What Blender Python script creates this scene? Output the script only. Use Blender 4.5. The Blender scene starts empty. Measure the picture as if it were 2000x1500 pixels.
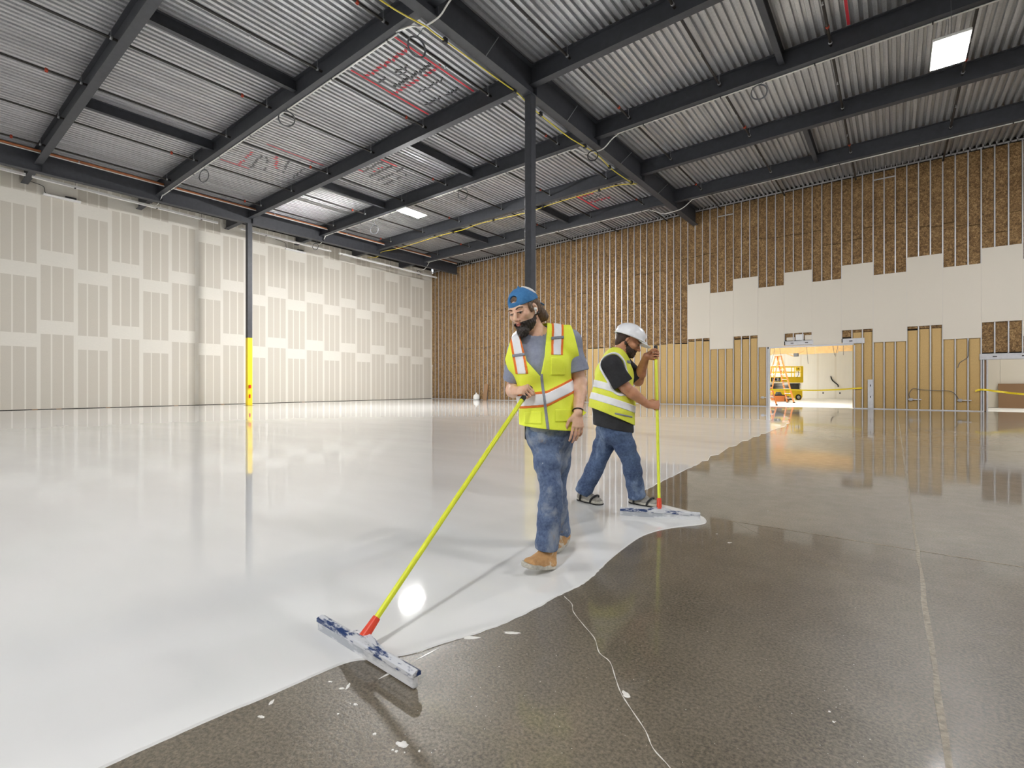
import bpy, bmesh, math, random
import numpy as np
from mathutils import Vector, Matrix, Quaternion
random.seed(7)
sc = bpy.context.scene
# ---------------------------------------------------------------- camera, world, lamps, exposure
CAM_H = 1.09
FPX = 963.08
YAW = math.radians(37.724)
cam_d = bpy.data.cameras.new('camera')
cam = bpy.data.objects.new('camera', cam_d)
sc.collection.objects.link(cam)
cam_d.sensor_width = 36.0
cam_d.lens = 36.0 * FPX / 2000.0
cam_d.shift_y = 3.0 / 2000.0
cam_d.clip_start = 0.05
cam_d.clip_end = 300
cam.location = (0, 0, CAM_H)
cam.rotation_euler = (math.pi / 2, 0, YAW)
sc.camera = cam
FW = Vector((-math.sin(YAW), math.cos(YAW), 0))
RT = Vector((math.cos(YAW), math.sin(YAW), 0))
world = bpy.data.worlds.new('world')
sc.world = world
world.use_nodes = True
world.node_tree.nodes['Background'].inputs[0].default_value = (0.75, 0.82, 0.9, 1)
world.node_tree.nodes['Background'].inputs[1].default_value = 0.3
LAMP = 62.0            # strength of the high-bay lenses
sc.view_settings.view_transform = 'Standard'
sc.view_settings.look = 'None'
sc.view_settings.gamma = 1.0
sc.view_settings.use_curve_mapping = False
sc.view_settings.exposure = 2.8
sc.cycles.use_denoising = True
sc.cycles.sample_clamp_indirect = 6.0
sc.cycles.max_bounces = 10
sc.cycles.diffuse_bounces = 5
sc.cycles.glossy_bounces = 5
sc.cycles.caustics_reflective = False

# ---------------------------------------------------------------- helpers
COL = sc.collection
def link(o, parent=None):
    COL.objects.link(o)
    if parent is not None:
        o.parent = parent
    return o
def tag(o, label=None, cat=None, group=None, kind=None):
    if label: o['label'] = label
    if cat: o['category'] = cat
    if group: o['group'] = group
    if kind: o['kind'] = kind
    return o
def empty(name, loc=(0, 0, 0), rz=0.0, label=None, cat=None, group=None, kind=None, parent=None):
    o = bpy.data.objects.new(name, None)
    o.empty_display_size = 0.1
    o.location = loc
    o.rotation_euler = (0, 0, rz)
    link(o, parent)
    return tag(o, label, cat, group, kind)
def frame_of(d):
    d = Vector(d).normalized()
    a = Vector((0, 0, 1)) if abs(d.z) < 0.9 else Vector((1, 0, 0))
    s = d.cross(a).normalized()
    return s, s.cross(d).normalized()
class MB:
    def __init__(self):
        self.v = []; self.f = []; self.sm = []
    def add(self, vs, fs, smooth=False):
        o = len(self.v)
        self.v += [tuple(p) for p in vs]
        self.f += [tuple(i + o for i in f) for f in fs]
        self.sm += [smooth] * len(fs)
        return self
    def box(self, x0, x1, y0, y1, z0, z1):
        vs = [(x, y, z) for x in (x0, x1) for y in (y0, y1) for z in (z0, z1)]
        fs = [(0, 1, 3, 2), (4, 6, 7, 5), (0, 4, 5, 1), (2, 3, 7, 6), (0, 2, 6, 4), (1, 5, 7, 3)]
        return self.add(vs, fs)
    def cbox(self, x0, x1, y0, y1, z0, z1, c=0.005):
        """box with chamfered edges"""
        bm = bmesh.new()
        bmesh.ops.create_cube(bm, size=1)
        bmesh.ops.scale(bm, vec=(x1 - x0, y1 - y0, z1 - z0), verts=bm.verts)
        bmesh.ops.translate(bm, vec=((x0 + x1) / 2, (y0 + y1) / 2, (z0 + z1) / 2), verts=bm.verts)
        bmesh.ops.bevel(bm, geom=bm.edges[:], offset=c, segments=1, affect='EDGES')
        return self.bm(bm)
    def bm(self, bm, smooth=False, M=None):
        bm.verts.index_update()
        vs = [(M @ v.co) if M else v.co.copy() for v in bm.verts]
        fs = [[v.index for v in f.verts] for f in bm.faces]
        bm.free()
        return self.add(vs, fs, smooth)
    def prism(self, poly, axis, a, b):
        """extrude a closed 2-D polygon along an axis from a to b"""
        n = len(poly)
        def P(p, t):
            return {'x': (t, p[0], p[1]), 'y': (p[0], t, p[1]), 'z': (p[0], p[1], t)}[axis]
        vs = [P(p, a) for p in poly] + [P(p, b) for p in poly]
        fs = [tuple(range(n))[::-1], tuple(range(n, 2 * n))]
        fs += [(i, (i + 1) % n, (i + 1) % n + n, i + n) for i in range(n)]
        return self.add(vs, fs)
    def rod(self, p, q, r, n=8, r2=None):
        p, q = Vector(p), Vector(q)
        s, t = frame_of(q - p)
        r2 = r if r2 is None else r2
        vs = []
        for (c, rr) in ((p, r), (q, r2)):
            for i in range(n):
                a = 2 * math.pi * i / n
                vs.append(c + (s * math.cos(a) + t * math.sin(a)) * rr)
        fs = [tuple(range(n))[::-1], tuple(range(n, 2 * n))]
        self.add(vs, fs)
        self.add(vs, [(i, (i + 1) % n, (i + 1) % n + n, i + n) for i in range(n)], True)
        return self
    def bar(self, p, q, w, h, up=(0, 0, 1)):
        """square bar from p to q, w across, h along up"""
        p, q, up = Vector(p), Vector(q), Vector(up)
        d = (q - p).normalized()
        s = d.cross(up)
        s = s.normalized() if s.length > 1e-6 else frame_of(d)[0]
        t = s.cross(d)
        vs = [c + s * (a * w / 2) + t * (b * h / 2) for c in (p, q) for (a, b) in ((-1, -1), (1, -1), (1, 1), (-1, 1))]
        return self.add(vs, [(3, 2, 1, 0), (4, 5, 6, 7), (0, 1, 5, 4), (1, 2, 6, 5), (2, 3, 7, 6), (3, 0, 4, 7)])
    def tube(self, pts, r, n=6, closed=False, smooth_iter=0):
        pts = [Vector(p) for p in pts]
        if smooth_iter:
            pts = spline(pts, smooth_iter)
        m = len(pts)
        vs = []
        ps = None
        for i, p in enumerate(pts):
            d = (pts[(i + 1) % m] if (i + 1 < m or closed) else p) - (pts[i - 1] if (i > 0 or closed) else p)
            if d.length < 1e-9: d = Vector((0, 0, 1))
            d.normalize()
            if ps is None:
                s, t = frame_of(d)
            else:
                s = (ps - d * ps.dot(d)).normalized(); t = d.cross(s)
            ps = s
            for k in range(n):
                a = 2 * math.pi * k / n
                vs.append(p + (s * math.cos(a) + t * math.sin(a)) * r)
        fs = []
        for i in range(m if closed else m - 1):
            j = (i + 1) % m
            fs += [(i * n + k, i * n + (k + 1) % n, j * n + (k + 1) % n, j * n + k) for k in range(n)]
        self.add(vs, fs, True)
        if not closed:
            self.add(vs[:n], [tuple(range(n))[::-1]]); self.add(vs[-n:], [tuple(range(n))])
        return self
    def lathe(self, prof, c=(0, 0, 0), n=20, axis='z'):
        vs = []
        for (r, h) in prof:
            for k in range(n):
                a = 2 * math.pi * k / n
                p = (r * math.cos(a), r * math.sin(a), h)
                if axis == 'y': p = (p[0], p[2], p[1])
                if axis == 'x': p = (p[2], p[0], p[1])
                vs.append((p[0] + c[0], p[1] + c[1], p[2] + c[2]))
        fs = []
        for i in range(len(prof) - 1):
            fs += [(i * n + k, i * n + (k + 1) % n, (i + 1) * n + (k + 1) % n, (i + 1) * n + k) for k in range(n)]
        fs += [tuple(range(n))[::-1], tuple(range((len(prof) - 1) * n, len(prof) * n))]
        return self.add(vs, fs, True)
    def mesh(self, name, mat):
        me = bpy.data.meshes.new(name)
        me.from_pydata(self.v, [], self.f)
        me.polygons.foreach_set('use_smooth', self.sm)
        if mat: me.materials.append(mat)
        me.validate(); me.update()
        return me
    def obj(self, name, mat, parent=None, loc=None, **kw):
        o = bpy.data.objects.new(name, self.mesh(name, mat))
        link(o, parent)
        if loc is not None: o.location = loc
        return tag(o, **kw)
def spline(pts, k):
    out = []
    n = len(pts)
    for i in range(n - 1):
        p0, p1, p2, p3 = pts[max(i - 1, 0)], pts[i], pts[i + 1], pts[min(i + 2, n - 1)]
        for j in range(k):
            t = j / k
            out.append(0.5 * ((2 * p1) + (p2 - p0) * t + (2 * p0 - 5 * p1 + 4 * p2 - p3) * t * t + (3 * p1 - p0 - 3 * p2 + p3) * t ** 3))
    out.append(pts[-1])
    return out
def piece(me, name, parent=None, loc=(0, 0, 0), scale=None, rot=None, **kw):
    """another object on an existing mesh"""
    o = bpy.data.objects.new(name, me)
    link(o, parent)
    o.location = loc
    if scale: o.scale = scale
    if rot: o.rotation_euler = rot
    return tag(o, **kw)
def copy_tree(o, parent=None):
    c = o.copy(); COL.objects.link(c)
    c.parent = parent
    for ch in o.children:
        copy_tree(ch, c)
    return c

# ---------------------------------------------------------------- materials
def srgb(r, g, b):
    f = lambda c: (c / 255 / 12.92) if c / 255 <= 0.04045 else ((c / 255 + 0.055) / 1.055) ** 2.4
    return (f(r), f(g), f(b), 1)
class NT:
    def __init__(self, name):
        self.m = bpy.data.materials.new(name); self.m.use_nodes = True
        self.t = self.m.node_tree
        self.b = self.t.nodes['Principled BSDF']
    def n(self, kind, **kw):
        nd = self.t.nodes.new(kind)
        for k, v in kw.items():
            if k.startswith('i_'):
                nd.inputs[k[2:].replace('_', ' ')].default_value = v
            else:
                setattr(nd, k, v)
        return nd
    def l(self, a, b): self.t.links.new(a, b)
    def set(self, **kw):
        for k, v in kw.items():
            self.b.inputs[k.replace('_', ' ')].default_value = v
        return self
    def coord(self, scale=(1, 1, 1), obj=True):
        tc = self.n('ShaderNodeTexCoord'); mp = self.n('ShaderNodeMapping')
        mp.inputs['Scale'].default_value = scale
        self.l(tc.outputs['Object' if obj else 'Generated'], mp.inputs['Vector'])
        return mp.outputs['Vector']
    def wcoord(self, scale=(1, 1, 1)):
        g = self.n('ShaderNodeNewGeometry'); mp = self.n('ShaderNodeMapping')
        mp.inputs['Scale'].default_value = scale
        self.l(g.outputs['Position'], mp.inputs['Vector'])
        return mp.outputs['Vector']
    def noise(self, vec, scale, detail=4, rough=0.55, dist=0.0):
        nd = self.n('ShaderNodeTexNoise')
        nd.inputs['Scale'].default_value = scale; nd.inputs['Detail'].default_value = detail
        nd.inputs['Roughness'].default_value = rough; nd.inputs['Distortion'].default_value = dist
        self.l(vec, nd.inputs['Vector'])
        return nd.outputs['Fac']
    def ramp(self, fac, stops, interp='LINEAR'):
        nd = self.n('ShaderNodeValToRGB'); cr = nd.color_ramp; cr.interpolation = interp
        while len(cr.elements) < len(stops): cr.elements.new(0.5)
        for e, (p, c) in zip(cr.elements, stops):
            e.position = p; e.color = c if len(c) == 4 else (*c, 1)
        self.l(fac, nd.inputs['Fac'])
        return nd.outputs['Color']
    def mix(self, fac, a, b, blend='MIX'):
        nd = self.n('ShaderNodeMix', data_type='RGBA', blend_type=blend)
        for s, v in ((0, fac), (6, a), (7, b)):
            if hasattr(v, 'node'): self.l(v, nd.inputs[s])
            else: nd.inputs[s].default_value = v
        return nd.outputs[2]
    def math(self, op, a, b=0.0, c=0.0):
        nd = self.n('ShaderNodeMath', operation=op)
        for s, v in ((0, a), (1, b), (2, c)):
            if hasattr(v, 'node'): self.l(v, nd.inputs[s])
            else: nd.inputs[s].default_value = v
        return nd.outputs[0]
    def bump(self, h, strength=0.3, dist=0.01):
        nd = self.n('ShaderNodeBump'); nd.inputs['Strength'].default_value = strength; nd.inputs['Distance'].default_value = dist
        self.l(h, nd.inputs['Height']); self.l(nd.outputs['Normal'], self.b.inputs['Normal'])
    def base(self, sock): self.l(sock, self.b.inputs['Base Color'])
    def rough(self, sock): self.l(sock, self.b.inputs['Roughness'])
def plain(name, rgb, rough=0.5, metal=0.0, var=0.08, scale=30.0, bump=0.0, **kw):
    t = NT(name); c = srgb(*rgb)
    f = t.noise(t.coord(), scale, 3)
    lo = tuple(x * (1 - var) for x in c[:3]) + (1,); hi = tuple(min(1, x * (1 + var)) for x in c[:3]) + (1,)
    t.base(t.ramp(f, [(0.3, lo), (0.7, hi)]))
    t.set(Roughness=rough, Metallic=metal, **kw)
    if bump: t.bump(f, bump, 0.003)
    return t.m

M = {}
M['steel'] = plain('dark_painted_steel', (60, 62, 68), 0.55, 0.0, 0.12, 6)
M['stud'] = plain('galvanized_stud_metal', (205, 205, 208), 0.4, 0.35, 0.06, 9)
M['pipe'] = plain('black_pipe', (38, 33, 30), 0.5, 0.0, 0.25, 14)
M['zinc'] = plain('zinc', (190, 192, 195), 0.35, 0.8, 0.05)
M['red'] = plain('red_coupling', (176, 62, 34), 0.45)
M['orange_pipe'] = plain('orange_pipe', (178, 108, 66), 0.45, 0, 0.12, 8)
M['white'] = plain('white_enamel', (232, 232, 230), 0.4)
M['black'] = plain('black_rubber', (22, 22, 24), 0.55)
M['cable_y'] = plain('yellow_cable', (214, 196, 62), 0.45)
M['cable_w'] = plain('white_conduit', (214, 214, 210), 0.4)
M['wire'] = plain('grey_wire', (92, 94, 98), 0.45)
M['yellow'] = plain('yellow_paint', (248, 216, 36), 0.42, 0, 0.05)
M['orange'] = plain('orange_fibreglass', (232, 138, 74), 0.45)
M['blue'] = plain('blue_enamel', (28, 58, 112), 0.4)
M['redplastic'] = plain('red_plastic', (222, 66, 34), 0.4)
M['pole'] = plain('lime_fibreglass_pole', (226, 234, 52), 0.4, 0, 0.04)
M['paper'] = plain('gypsum_paper_tan', (204, 198, 187), 0.85, 0, 0.03, 60)
M['paper2'] = plain('gypsum_paper_cream', (220, 213, 200), 0.85, 0, 0.02, 60)
M['mud'] = plain('joint_compound', (225, 221, 212), 0.8, 0, 0.02, 12)
M['wallwhite'] = plain('white_wall_paint', (232, 230, 224), 0.75, 0, 0.02, 4)
M['kraft'] = plain('kraft_facing', (196, 164, 108), 0.75, 0, 0.08, 50, 0.15)
M['wood'] = plain('pale_plywood', (216, 178, 120), 0.7, 0, 0.14, 5)
M['board'] = plain('brown_fibreboard', (150, 118, 88), 0.85, 0, 0.1, 70)
M['tape'] = plain('caution_tape_film', (240, 214, 40), 0.35)
M['dark'] = plain('dark_gap', (46, 42, 38), 0.9)
M['redpaint'] = plain('red_spray_paint', (206, 52, 66), 0.6)
M['blackpaint'] = plain('black_marker', (28, 26, 28), 0.6)
def emis(name, rgb, s):
    t = NT(name); t.set(Base_Color=(0.8, 0.8, 0.8, 1), Emission_Color=srgb(*rgb), Emission_Strength=s)
    return t.m
M['lens'] = emis('lamp_lens_glow', (248, 248, 250), LAMP * 1.15)
M['lens_strong'] = emis('work_lamp_glow', (252, 251, 249), LAMP * 4.2)
M['lens_room'] = emis('room_lamp_glow', (255, 252, 246), 44)
# corrugated deck: galvanised sheet with faint streaks
t = NT('galvanised_deck'); f = t.noise(t.wcoord((9, .12, 9)), 1.0, 3); g = t.noise(t.wcoord((1, 1, 1)), 22, 2)
t.base(t.mix(0.25, t.ramp(f, [(0.25, srgb(160, 163, 168)), (0.75, srgb(214, 216, 220))]), t.ramp(g, [(0.3, srgb(150, 150, 150)), (0.7, srgb(220, 220, 220))])))
t.set(Metallic=0.6, Roughness=0.4); M['deck'] = t.m
# mineral-fibre batts
t = NT('brown_mineral_fibre'); c = t.wcoord((1, 1, 1))
f = t.math('MULTIPLY_ADD', t.noise(c, 11, 5, 0.7, 0.8), 0.55, t.math('MULTIPLY', t.noise(c, 30, 4, 0.7), 0.45)); g = t.noise(c, 2.0, 3)
t.base(t.mix(t.ramp(g, [(0.3, (0, 0, 0)), (0.75, (1, 1, 1))]), t.ramp(f, [(0.36, srgb(66, 48, 30)), (0.5, srgb(138, 108, 70)), (0.66, srgb(206, 174, 126))]),
             t.ramp(f, [(0.36, srgb(54, 39, 25)), (0.5, srgb(118, 90, 57)), (0.66, srgb(186, 152, 104))])))
t.set(Roughness=0.95); t.bump(f, 0.6, 0.015); M['batt'] = t.m
# ---------------------------------------------------------------- floor materials
t = NT('wet_primed_concrete'); c = t.wcoord((1, 1, 1))
big = t.noise(t.wcoord((1.0, 0.45, 1)), 1.3, 5, 0.6, 0.0); fine = t.noise(c, 85, 4, 0.72); mid = t.noise(c, 7, 4, 0.6)
colr = t.mix(0.55, t.ramp(big, [(0.34, srgb(72, 65, 53)), (0.68, srgb(134, 125, 109))]), t.ramp(fine, [(0.38, srgb(48, 41, 31)), (0.62, srgb(142, 131, 112))]))
t.base(colr)
soft = t.noise(t.wcoord((1.0, 0.4, 1)), 0.9, 2, 0.4)
t.rough(t.ramp(mid, [(0.3, (0.32,) * 3), (0.7, (0.42,) * 3)]))
t.bump(t.math('MULTIPLY_ADD', fine, 0.6, t.math('MULTIPLY', t.noise(c, 22, 3), 0.6)), 0.5, 0.004)
t.l(t.ramp(soft, [(0.35, (0.035,) * 3), (0.65, (0.09,) * 3)]), t.b.inputs['Coat Roughness'])
t.set(**{'Specular_IOR_Level': 0.5, 'Coat_Weight': 0.85, 'Coat_IOR': 1.36}); M['concrete'] = t.m
t = NT('white_levelling_coat'); c = t.wcoord((1, 1, 1))
w = t.noise(t.wcoord((0.5, 1.6, 1)), 0.9, 3); w2 = t.noise(t.wcoord((1, 1, 1)), 5, 2)
t.base(t.ramp(w, [(0.3, srgb(226, 226, 224)), (0.7, srgb(235, 235, 233))]))
t.set(Roughness=0.035); M['coat'] = t.m
M['coatdrip'] = plain('white_drips', (232, 230, 224), 0.2)
t = NT('joint_filler'); f = t.noise(t.wcoord((1, 1, 1)), 40, 3, 0.7)
t.base(t.ramp(f, [(0.35, srgb(104, 94, 76)), (0.65, srgb(158, 146, 122))])); t.set(Roughness=0.45); t.bump(f, 0.5, 0.004); M['filler'] = t.m

XL, YB, XR, YF = -30.4, 28.38, 15.0, -13.0      # inside faces of the hall walls
def deck_z(x, y): return 10.90 + 0.0105 * (x + 9) + 0.008 * (y - 12.36)
COLY = 12.36; GX1, GX2, GX0 = -8.85, -27.5, 9.8
JY = [4.05 + 4.17 * (k - 1) for k in range(-2, 7)]     # joist lines (k = 1 is the first one seen)

# ---------------------------------------------------------------- floor
fl = MB().box(XL - 0.3, XR + 0.3, YF - 0.3, YB + 0.16, -0.3, 0.0).obj('floor', M['concrete'], kind='structure')
# sawn and filled control joints, and the hairline crack: parts of the floor
def floor_strip(pts, w, z, n=1):
    m = MB(); L = []
    for i, p in enumerate(pts):
        d = Vector(pts[min(i + 1, len(pts) - 1)]) - Vector(pts[max(i - 1, 0)]); d.normalize()
        s = Vector((-d.y, d.x)); ww = w[i] if isinstance(w, (list, tuple)) else w
        L.append((Vector(p) + s * ww / 2, Vector(p) - s * ww / 2))
    vs = []
    for a, b in L: vs += [(a.x, a.y, 0), (b.x, b.y, 0), (b.x, b.y, z), (a.x, a.y, z)]
    fs = []
    for i in range(len(L) - 1):
        o = i * 4; fs += [(o + 3, o + 2, o + 6, o + 7), (o, o + 3, o + 7, o + 4), (o + 1, o + 5, o + 6, o + 2)]
    fs += [(0, 1, 2, 3), tuple(len(vs) - 4 + k for k in (3, 2, 1, 0))]
    return m.add(vs, fs)
rj = random.Random(3)
pts = [(0.125 + rj.uniform(-.004, .004), YF + i * 0.25) for i in range(int((YB - YF) / 0.25) + 1)]
floor_strip(pts, [rj.uniform(.013, .024) for _ in pts], 0.002).obj('control_joint', M['filler'], fl)
pts = [(-1.05 + i * 0.25, 4.215 + rj.uniform(-.003, .003)) for i in range(64)]
floor_strip(pts, [rj.uniform(.006, .013) for _ in pts], 0.0015).obj('control_joint', M['filler'], fl)
for yy in (11.5, 19.7):
    pts = [(-1.9 + i * 0.5, yy + rj.uniform(-.003, .003)) for i in range(33)]
    floor_strip(pts, 0.008, 0.0015).obj('control_joint', M['filler'], fl)
crack = [(-1.345, 2.18), (-1.27, 2.13), (-1.22, 2.06), (-1.11, 1.97), (-1.02, 1.90), (-0.95, 1.81), (-0.885, 1.775), (-0.82, 1.69), (-0.765, 1.62), (-0.70, 1.56), (-0.62, 1.49), (-0.57, 1.43), (-0.50, 1.385), (-0.43, 1.31), (-0.37, 1.2), (-0.3, 1.05)]
cr3 = [Vector((a, b, 0)) for a, b in crack]; cr3 = [(p.x, p.y) for p in spline(cr3, 4)]
floor_strip(cr3, [0.0028 + 0.0015 * math.sin(i * 1.7) for i in range(len(cr3))], 0.001).obj('floor_crack', M['coatdrip'], fl)
cr4 = [(-0.99, 4.185), (-0.80, 3.99), (-0.66, 3.86), (-0.5, 3.7), (-0.25, 3.47), (-0.1, 3.29)]
floor_strip(cr4, [0.003, 0.003, 0.002, 0.0018, 0.0015, 0.0008], 0.001).obj('floor_crack', M['filler'], fl)

# ---------------------------------------------------------------- wet white coating, poured over the left part of the floor
edge = [(-1.80, -12.95), (-1.80, -3.0), (-1.79, 0.0), (-1.777, 0.402), (-1.76, 0.653), (-1.726, 0.907), (-1.70, 1.13), (-1.63, 1.22), (-1.55, 1.33), (-1.50, 1.481), (-1.425, 1.692), (-1.385, 1.93), (-1.371, 2.161),
        (-1.346, 2.387), (-1.37, 2.60), (-1.40, 2.80), (-1.425, 3.07), (-1.437, 3.357), (-1.405, 3.56), (-1.344, 3.717), (-1.262, 3.85), (-1.192, 3.96), (-1.178, 4.05), (-1.226, 4.17), (-1.36, 4.285), (-1.55, 4.36), (-1.72, 4.42), (-1.88, 4.53),
        (-2.013, 4.703), (-2.04, 4.896), (-2.05, 5.1), (-2.066, 5.315), (-2.093, 5.754), (-2.119, 6.454), (-2.15, 7.181), (-2.21, 8.274), (-2.29, 9.963), (-2.31, 11.621), (-2.32, 12.953), (-2.32, 15.271), (-2.6, 17.6), (-2.99, 19.8), (-3.6, 22.3), (-4.4, 24.832), (-4.95, 28.2)]
ev = [Vector((a, b, 0)) for a, b in edge]
ev = spline(ev[:1], 1)[:0] + spline(ev, 8)
re = random.Random(11)
E2 = []; saw = 0.0; per = 3; amp = .6
for i, p in enumerate(ev):
    j = 0.0
    if p.y > 4.75:
        saw = saw - 1.0 / per if saw > 0 else 1.0
        if saw == 1.0: per = re.choice((2, 3, 4, 5, 7)); amp = re.uniform(.25, 1.0)
        j = (0.012 if p.y < 7 else 0.032 if p.y < 12 else .06) * (saw - .5) * 2 * amp
    elif p.y < 1.0: j = re.uniform(-.002, .002)
    else: j = re.uniform(-.0035, .0035) if 1.5 < p.y < 2.7 else 0
    E2.append((p.x + j, p.y))
outl = E2 + [(XL + .02, 28.2), (XL + .02, -13.0)]
from mathutils.geometry import delaunay_2d_cdt
H_COAT = 0.006
inner = [(x - 0.006, y) for x, y in E2] + [(XL + .02, 28.2), (XL + .02, YF + .05)]
outl[-1] = (XL + .02, YF + .05)
n_ = len(inner)
V2, _, F2, *_ = delaunay_2d_cdt([Vector(p) for p in inner], [(i, (i + 1) % n_) for i in range(n_)], [], 1, 1e-5)
cm = MB().add([(p.x, p.y, H_COAT) for p in V2], [tuple(f) for f in F2])
cm.add([(x, y, H_COAT) for x, y in inner] + [(x, y, 0.0) for x, y in outl], [(n_ + i, n_ + (i + 1) % n_, (i + 1) % n_, i) for i in range(n_)])
coat = cm.obj('floor_coating', M['coat'], kind='stuff', label='glossy wet white levelling coat poured over the left part of the floor', cat='floor coating')
# drips and spatter of the coating on the bare concrete
def blob(cx, cy, r, seed, sq=1.0, rot=0.0, h=0.0018, n=14):
    q = random.Random(seed); vs = [(cx, cy, h)]; n2 = n
    for ring, hh in ((0.72, h), (1.0, 0.0)):
        q2 = random.Random(seed)
        for k in range(n2):
            a = 2 * math.pi * k / n2; rr = r * (0.7 + 0.55 * q2.random()) * ring
            x, y = rr * math.cos(a) * sq, rr * math.sin(a)
            vs.append((cx + x * math.cos(rot) - y * math.sin(rot), cy + x * math.sin(rot) + y * math.cos(rot), hh))
    fs = [(0, 1 + k, 1 + (k + 1) % n2) for k in range(n2)]
    fs += [(1 + k, 1 + n2 + k, 1 + n2 + (k + 1) % n2, 1 + (k + 1) % n2) for k in range(n2)]
    return vs, fs
m = MB(); q = random.Random(5)
def at_floor(u, v):
    d = FW * FPX + RT * (u - 1000); t_ = CAM_H / (v - 753.0); return d.x * t_, d.y * t_
for (u, v, r, s, ro) in ((785, 1454, .013, 1.5, .3), (767, 1465, .004, 1, 0), (774, 1468, .005, 1, 0), (790, 1470, .003, 1, 0), (731, 1434, .006, 1, .4), (694, 1376, .006, 1.3, 0), (684, 1375, .003, 1, 0), (660, 1395, .004, 1, 0), (819, 1467, .004, 1, 0),
                       (645, 1332, .004, 2.5, .5), (668, 1345, .005, 2.5, .6), (680, 1340, .006, 3, 2.2), (530, 1372, .006, 2.5, 2.2), (1222, 1356, .011, 2.2, 2.4), (986, 1205, .01, 3, .6), (920, 1245, .014, 3.0, .6), (1000, 1236, .012, 3, .6), (1425, 1060, .009, 2.0, .9), (1620, 1390, .004, 1, 0), (1628, 1410, .004, 1, 0), (1400, 1043, .004, 2, .5), (1500, 998, .003, 2, .9), (510, 1400, .006, 2, .4)):
    x, y = at_floor(u, v); m.add(*blob(x, y, r, int(u), s, ro))
for k in range(150):
    u, v = q.uniform(520, 1700), q.uniform(1180, 1490)
    x, y = at_floor(u, v)
    if x < -1.30: continue
    m.add(*blob(x, y, q.uniform(.0007, .0018), k, 1, 0, 0.0008, 6))
for k in range(26):
    u0 = q.uniform(735, 850); v0 = 1330 - (u0 - 690) * .52 + q.uniform(-22, 26); ln = q.uniform(18, 60)
    xa, ya = at_floor(u0, v0); xb, yb = at_floor(u0 + ln, v0 - ln * .52)
    sm = floor_strip([(xa, ya), ((xa + xb) / 2, (ya + yb) / 2 + .002), (xb, yb)], [.001, q.uniform(.004, .012), .001], .0012); m.add(sm.v, sm.f)
m.obj('coating_spatter', M['coatdrip'], label='white drips and spatter of coating dried on the bare brown concrete', cat='spatter', kind='stuff')

# ---------------------------------------------------------------- left wall: gypsum sheets, taped and mudded
wl = empty('wall_left', (XL, 0, 0), kind='structure')
MB().box(-0.16, -0.05, YF, YB, 0, 10.9).obj('wall_core', M['dark'], wl)
cw = 1.274; rw = random.Random(2)
sheet_me = {}
MB_s = MB().box(-0.05, 0.0, -cw / 2 + .002, cw / 2 - .002, 0, 1); sheet = MB_s.mesh('gypsum_sheet', M['paper'])
band = MB().box(0.0, 0.0025, -0.5, 0.5, -0.5, 0.5).mesh('joint_compound', M['mud'])
k0 = int((YF - 3.24) / cw); k1 = int((YB - 3.24) / cw)
TOP = 10.62
for k in range(k0, k1 + 1):
    ya = 3.24 + cw * k; yb = min(ya + cw, YB)
    yc = (ya + yb) / 2; sx = (yb - ya) / cw
    odd = (k % 2 == 0)
    zs = [0.025, 3.12, 6.25, 9.38, TOP] if odd else [0.025, 3.74, 6.88, 10.02, TOP]
    for a, b in zip(zs[:-1], zs[1:]):
        piece(sheet, 'gypsum_sheet', wl, (0, yc, a + .002), (1, sx, b - a - .004))
    for z in zs[1:-1]:
        piece(band, 'joint_compound', wl, (0, yc + rw.uniform(-.01, .01), z + rw.uniform(-.01, .01)), (1, (cw - 0.02) * sx, 0.66 + rw.uniform(-.05, .05)))
    piece(band, 'joint_compound', wl, (0.0006, ya, TOP / 2 + .02), (1, 0.15 + rw.uniform(-.02, .02), TOP - 0.05))
    if yb - ya > 1.1:
        for s in (-1, 1):
            piece(band, 'screw_filler', wl, (-0.0008, yc + s * 0.205 + rw.uniform(-.01, .01), TOP / 2), (1, 0.055 + rw.uniform(-.01, .01), TOP - 0.1))
piece(band, 'joint_compound', wl, (0.0006, YB - .04, TOP / 2), (1, .16, TOP - .05))
# pieces of red-brown shim blocks in the gap under the sheets
sh = MB()
for y in (2.0, 4.3, 5.1, 6.9, 9.8, 12.1, 13.7, 17.0): sh.box(0.001, 0.02, y, y + 0.18, 0.002, 0.028)
sh.obj('shim', M['board'], wl)

# ---------------------------------------------------------------- hidden walls that close the hall
wr = MB().box(XR, XR + 0.2, YF, YB, 0, 11.2).obj('wall_right', M['wallwhite'], kind='structure')
wf = MB().box(XL, XR, YF - 0.2, YF, 0, 11.2).obj('wall_front', M['wallwhite'], kind='structure')

# ---------------------------------------------------------------- back wall: steel studs, batts, gypsum sheets
wb = empty('wall_back', (0, YB, 0), kind='structure')
D1 = (-5.12, -1.49, 3.06); D2 = (3.10, 6.6, 2.20)      # door openings: x0, x1, head height
def wall_top(x):
    xs = [-30.4, -26.5, -21.2, -9, -3.3, 4, 16]; zs = [10.45, 10.58, 10.70, 10.90, 10.98, 11.04, 11.12]
    return float(np.interp(x, xs, zs))
m = MB()   # sheathing behind the studs, with the two openings
for (a, b, z0, z1) in ((XL, D1[0], 0, 11.3), (D1[0], D1[1], D1[2] + .1, 11.3), (D1[1], D2[0], 0, 11.3), (D2[0], D2[1], D2[2] + .1, 11.3), (D2[1], XR, 0, 11.3)):
    m.box(a, b, 0.16, 0.2, z0, z1)
m.obj('sheathing', M['dark'], wb)
SP = 0.4064
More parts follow.
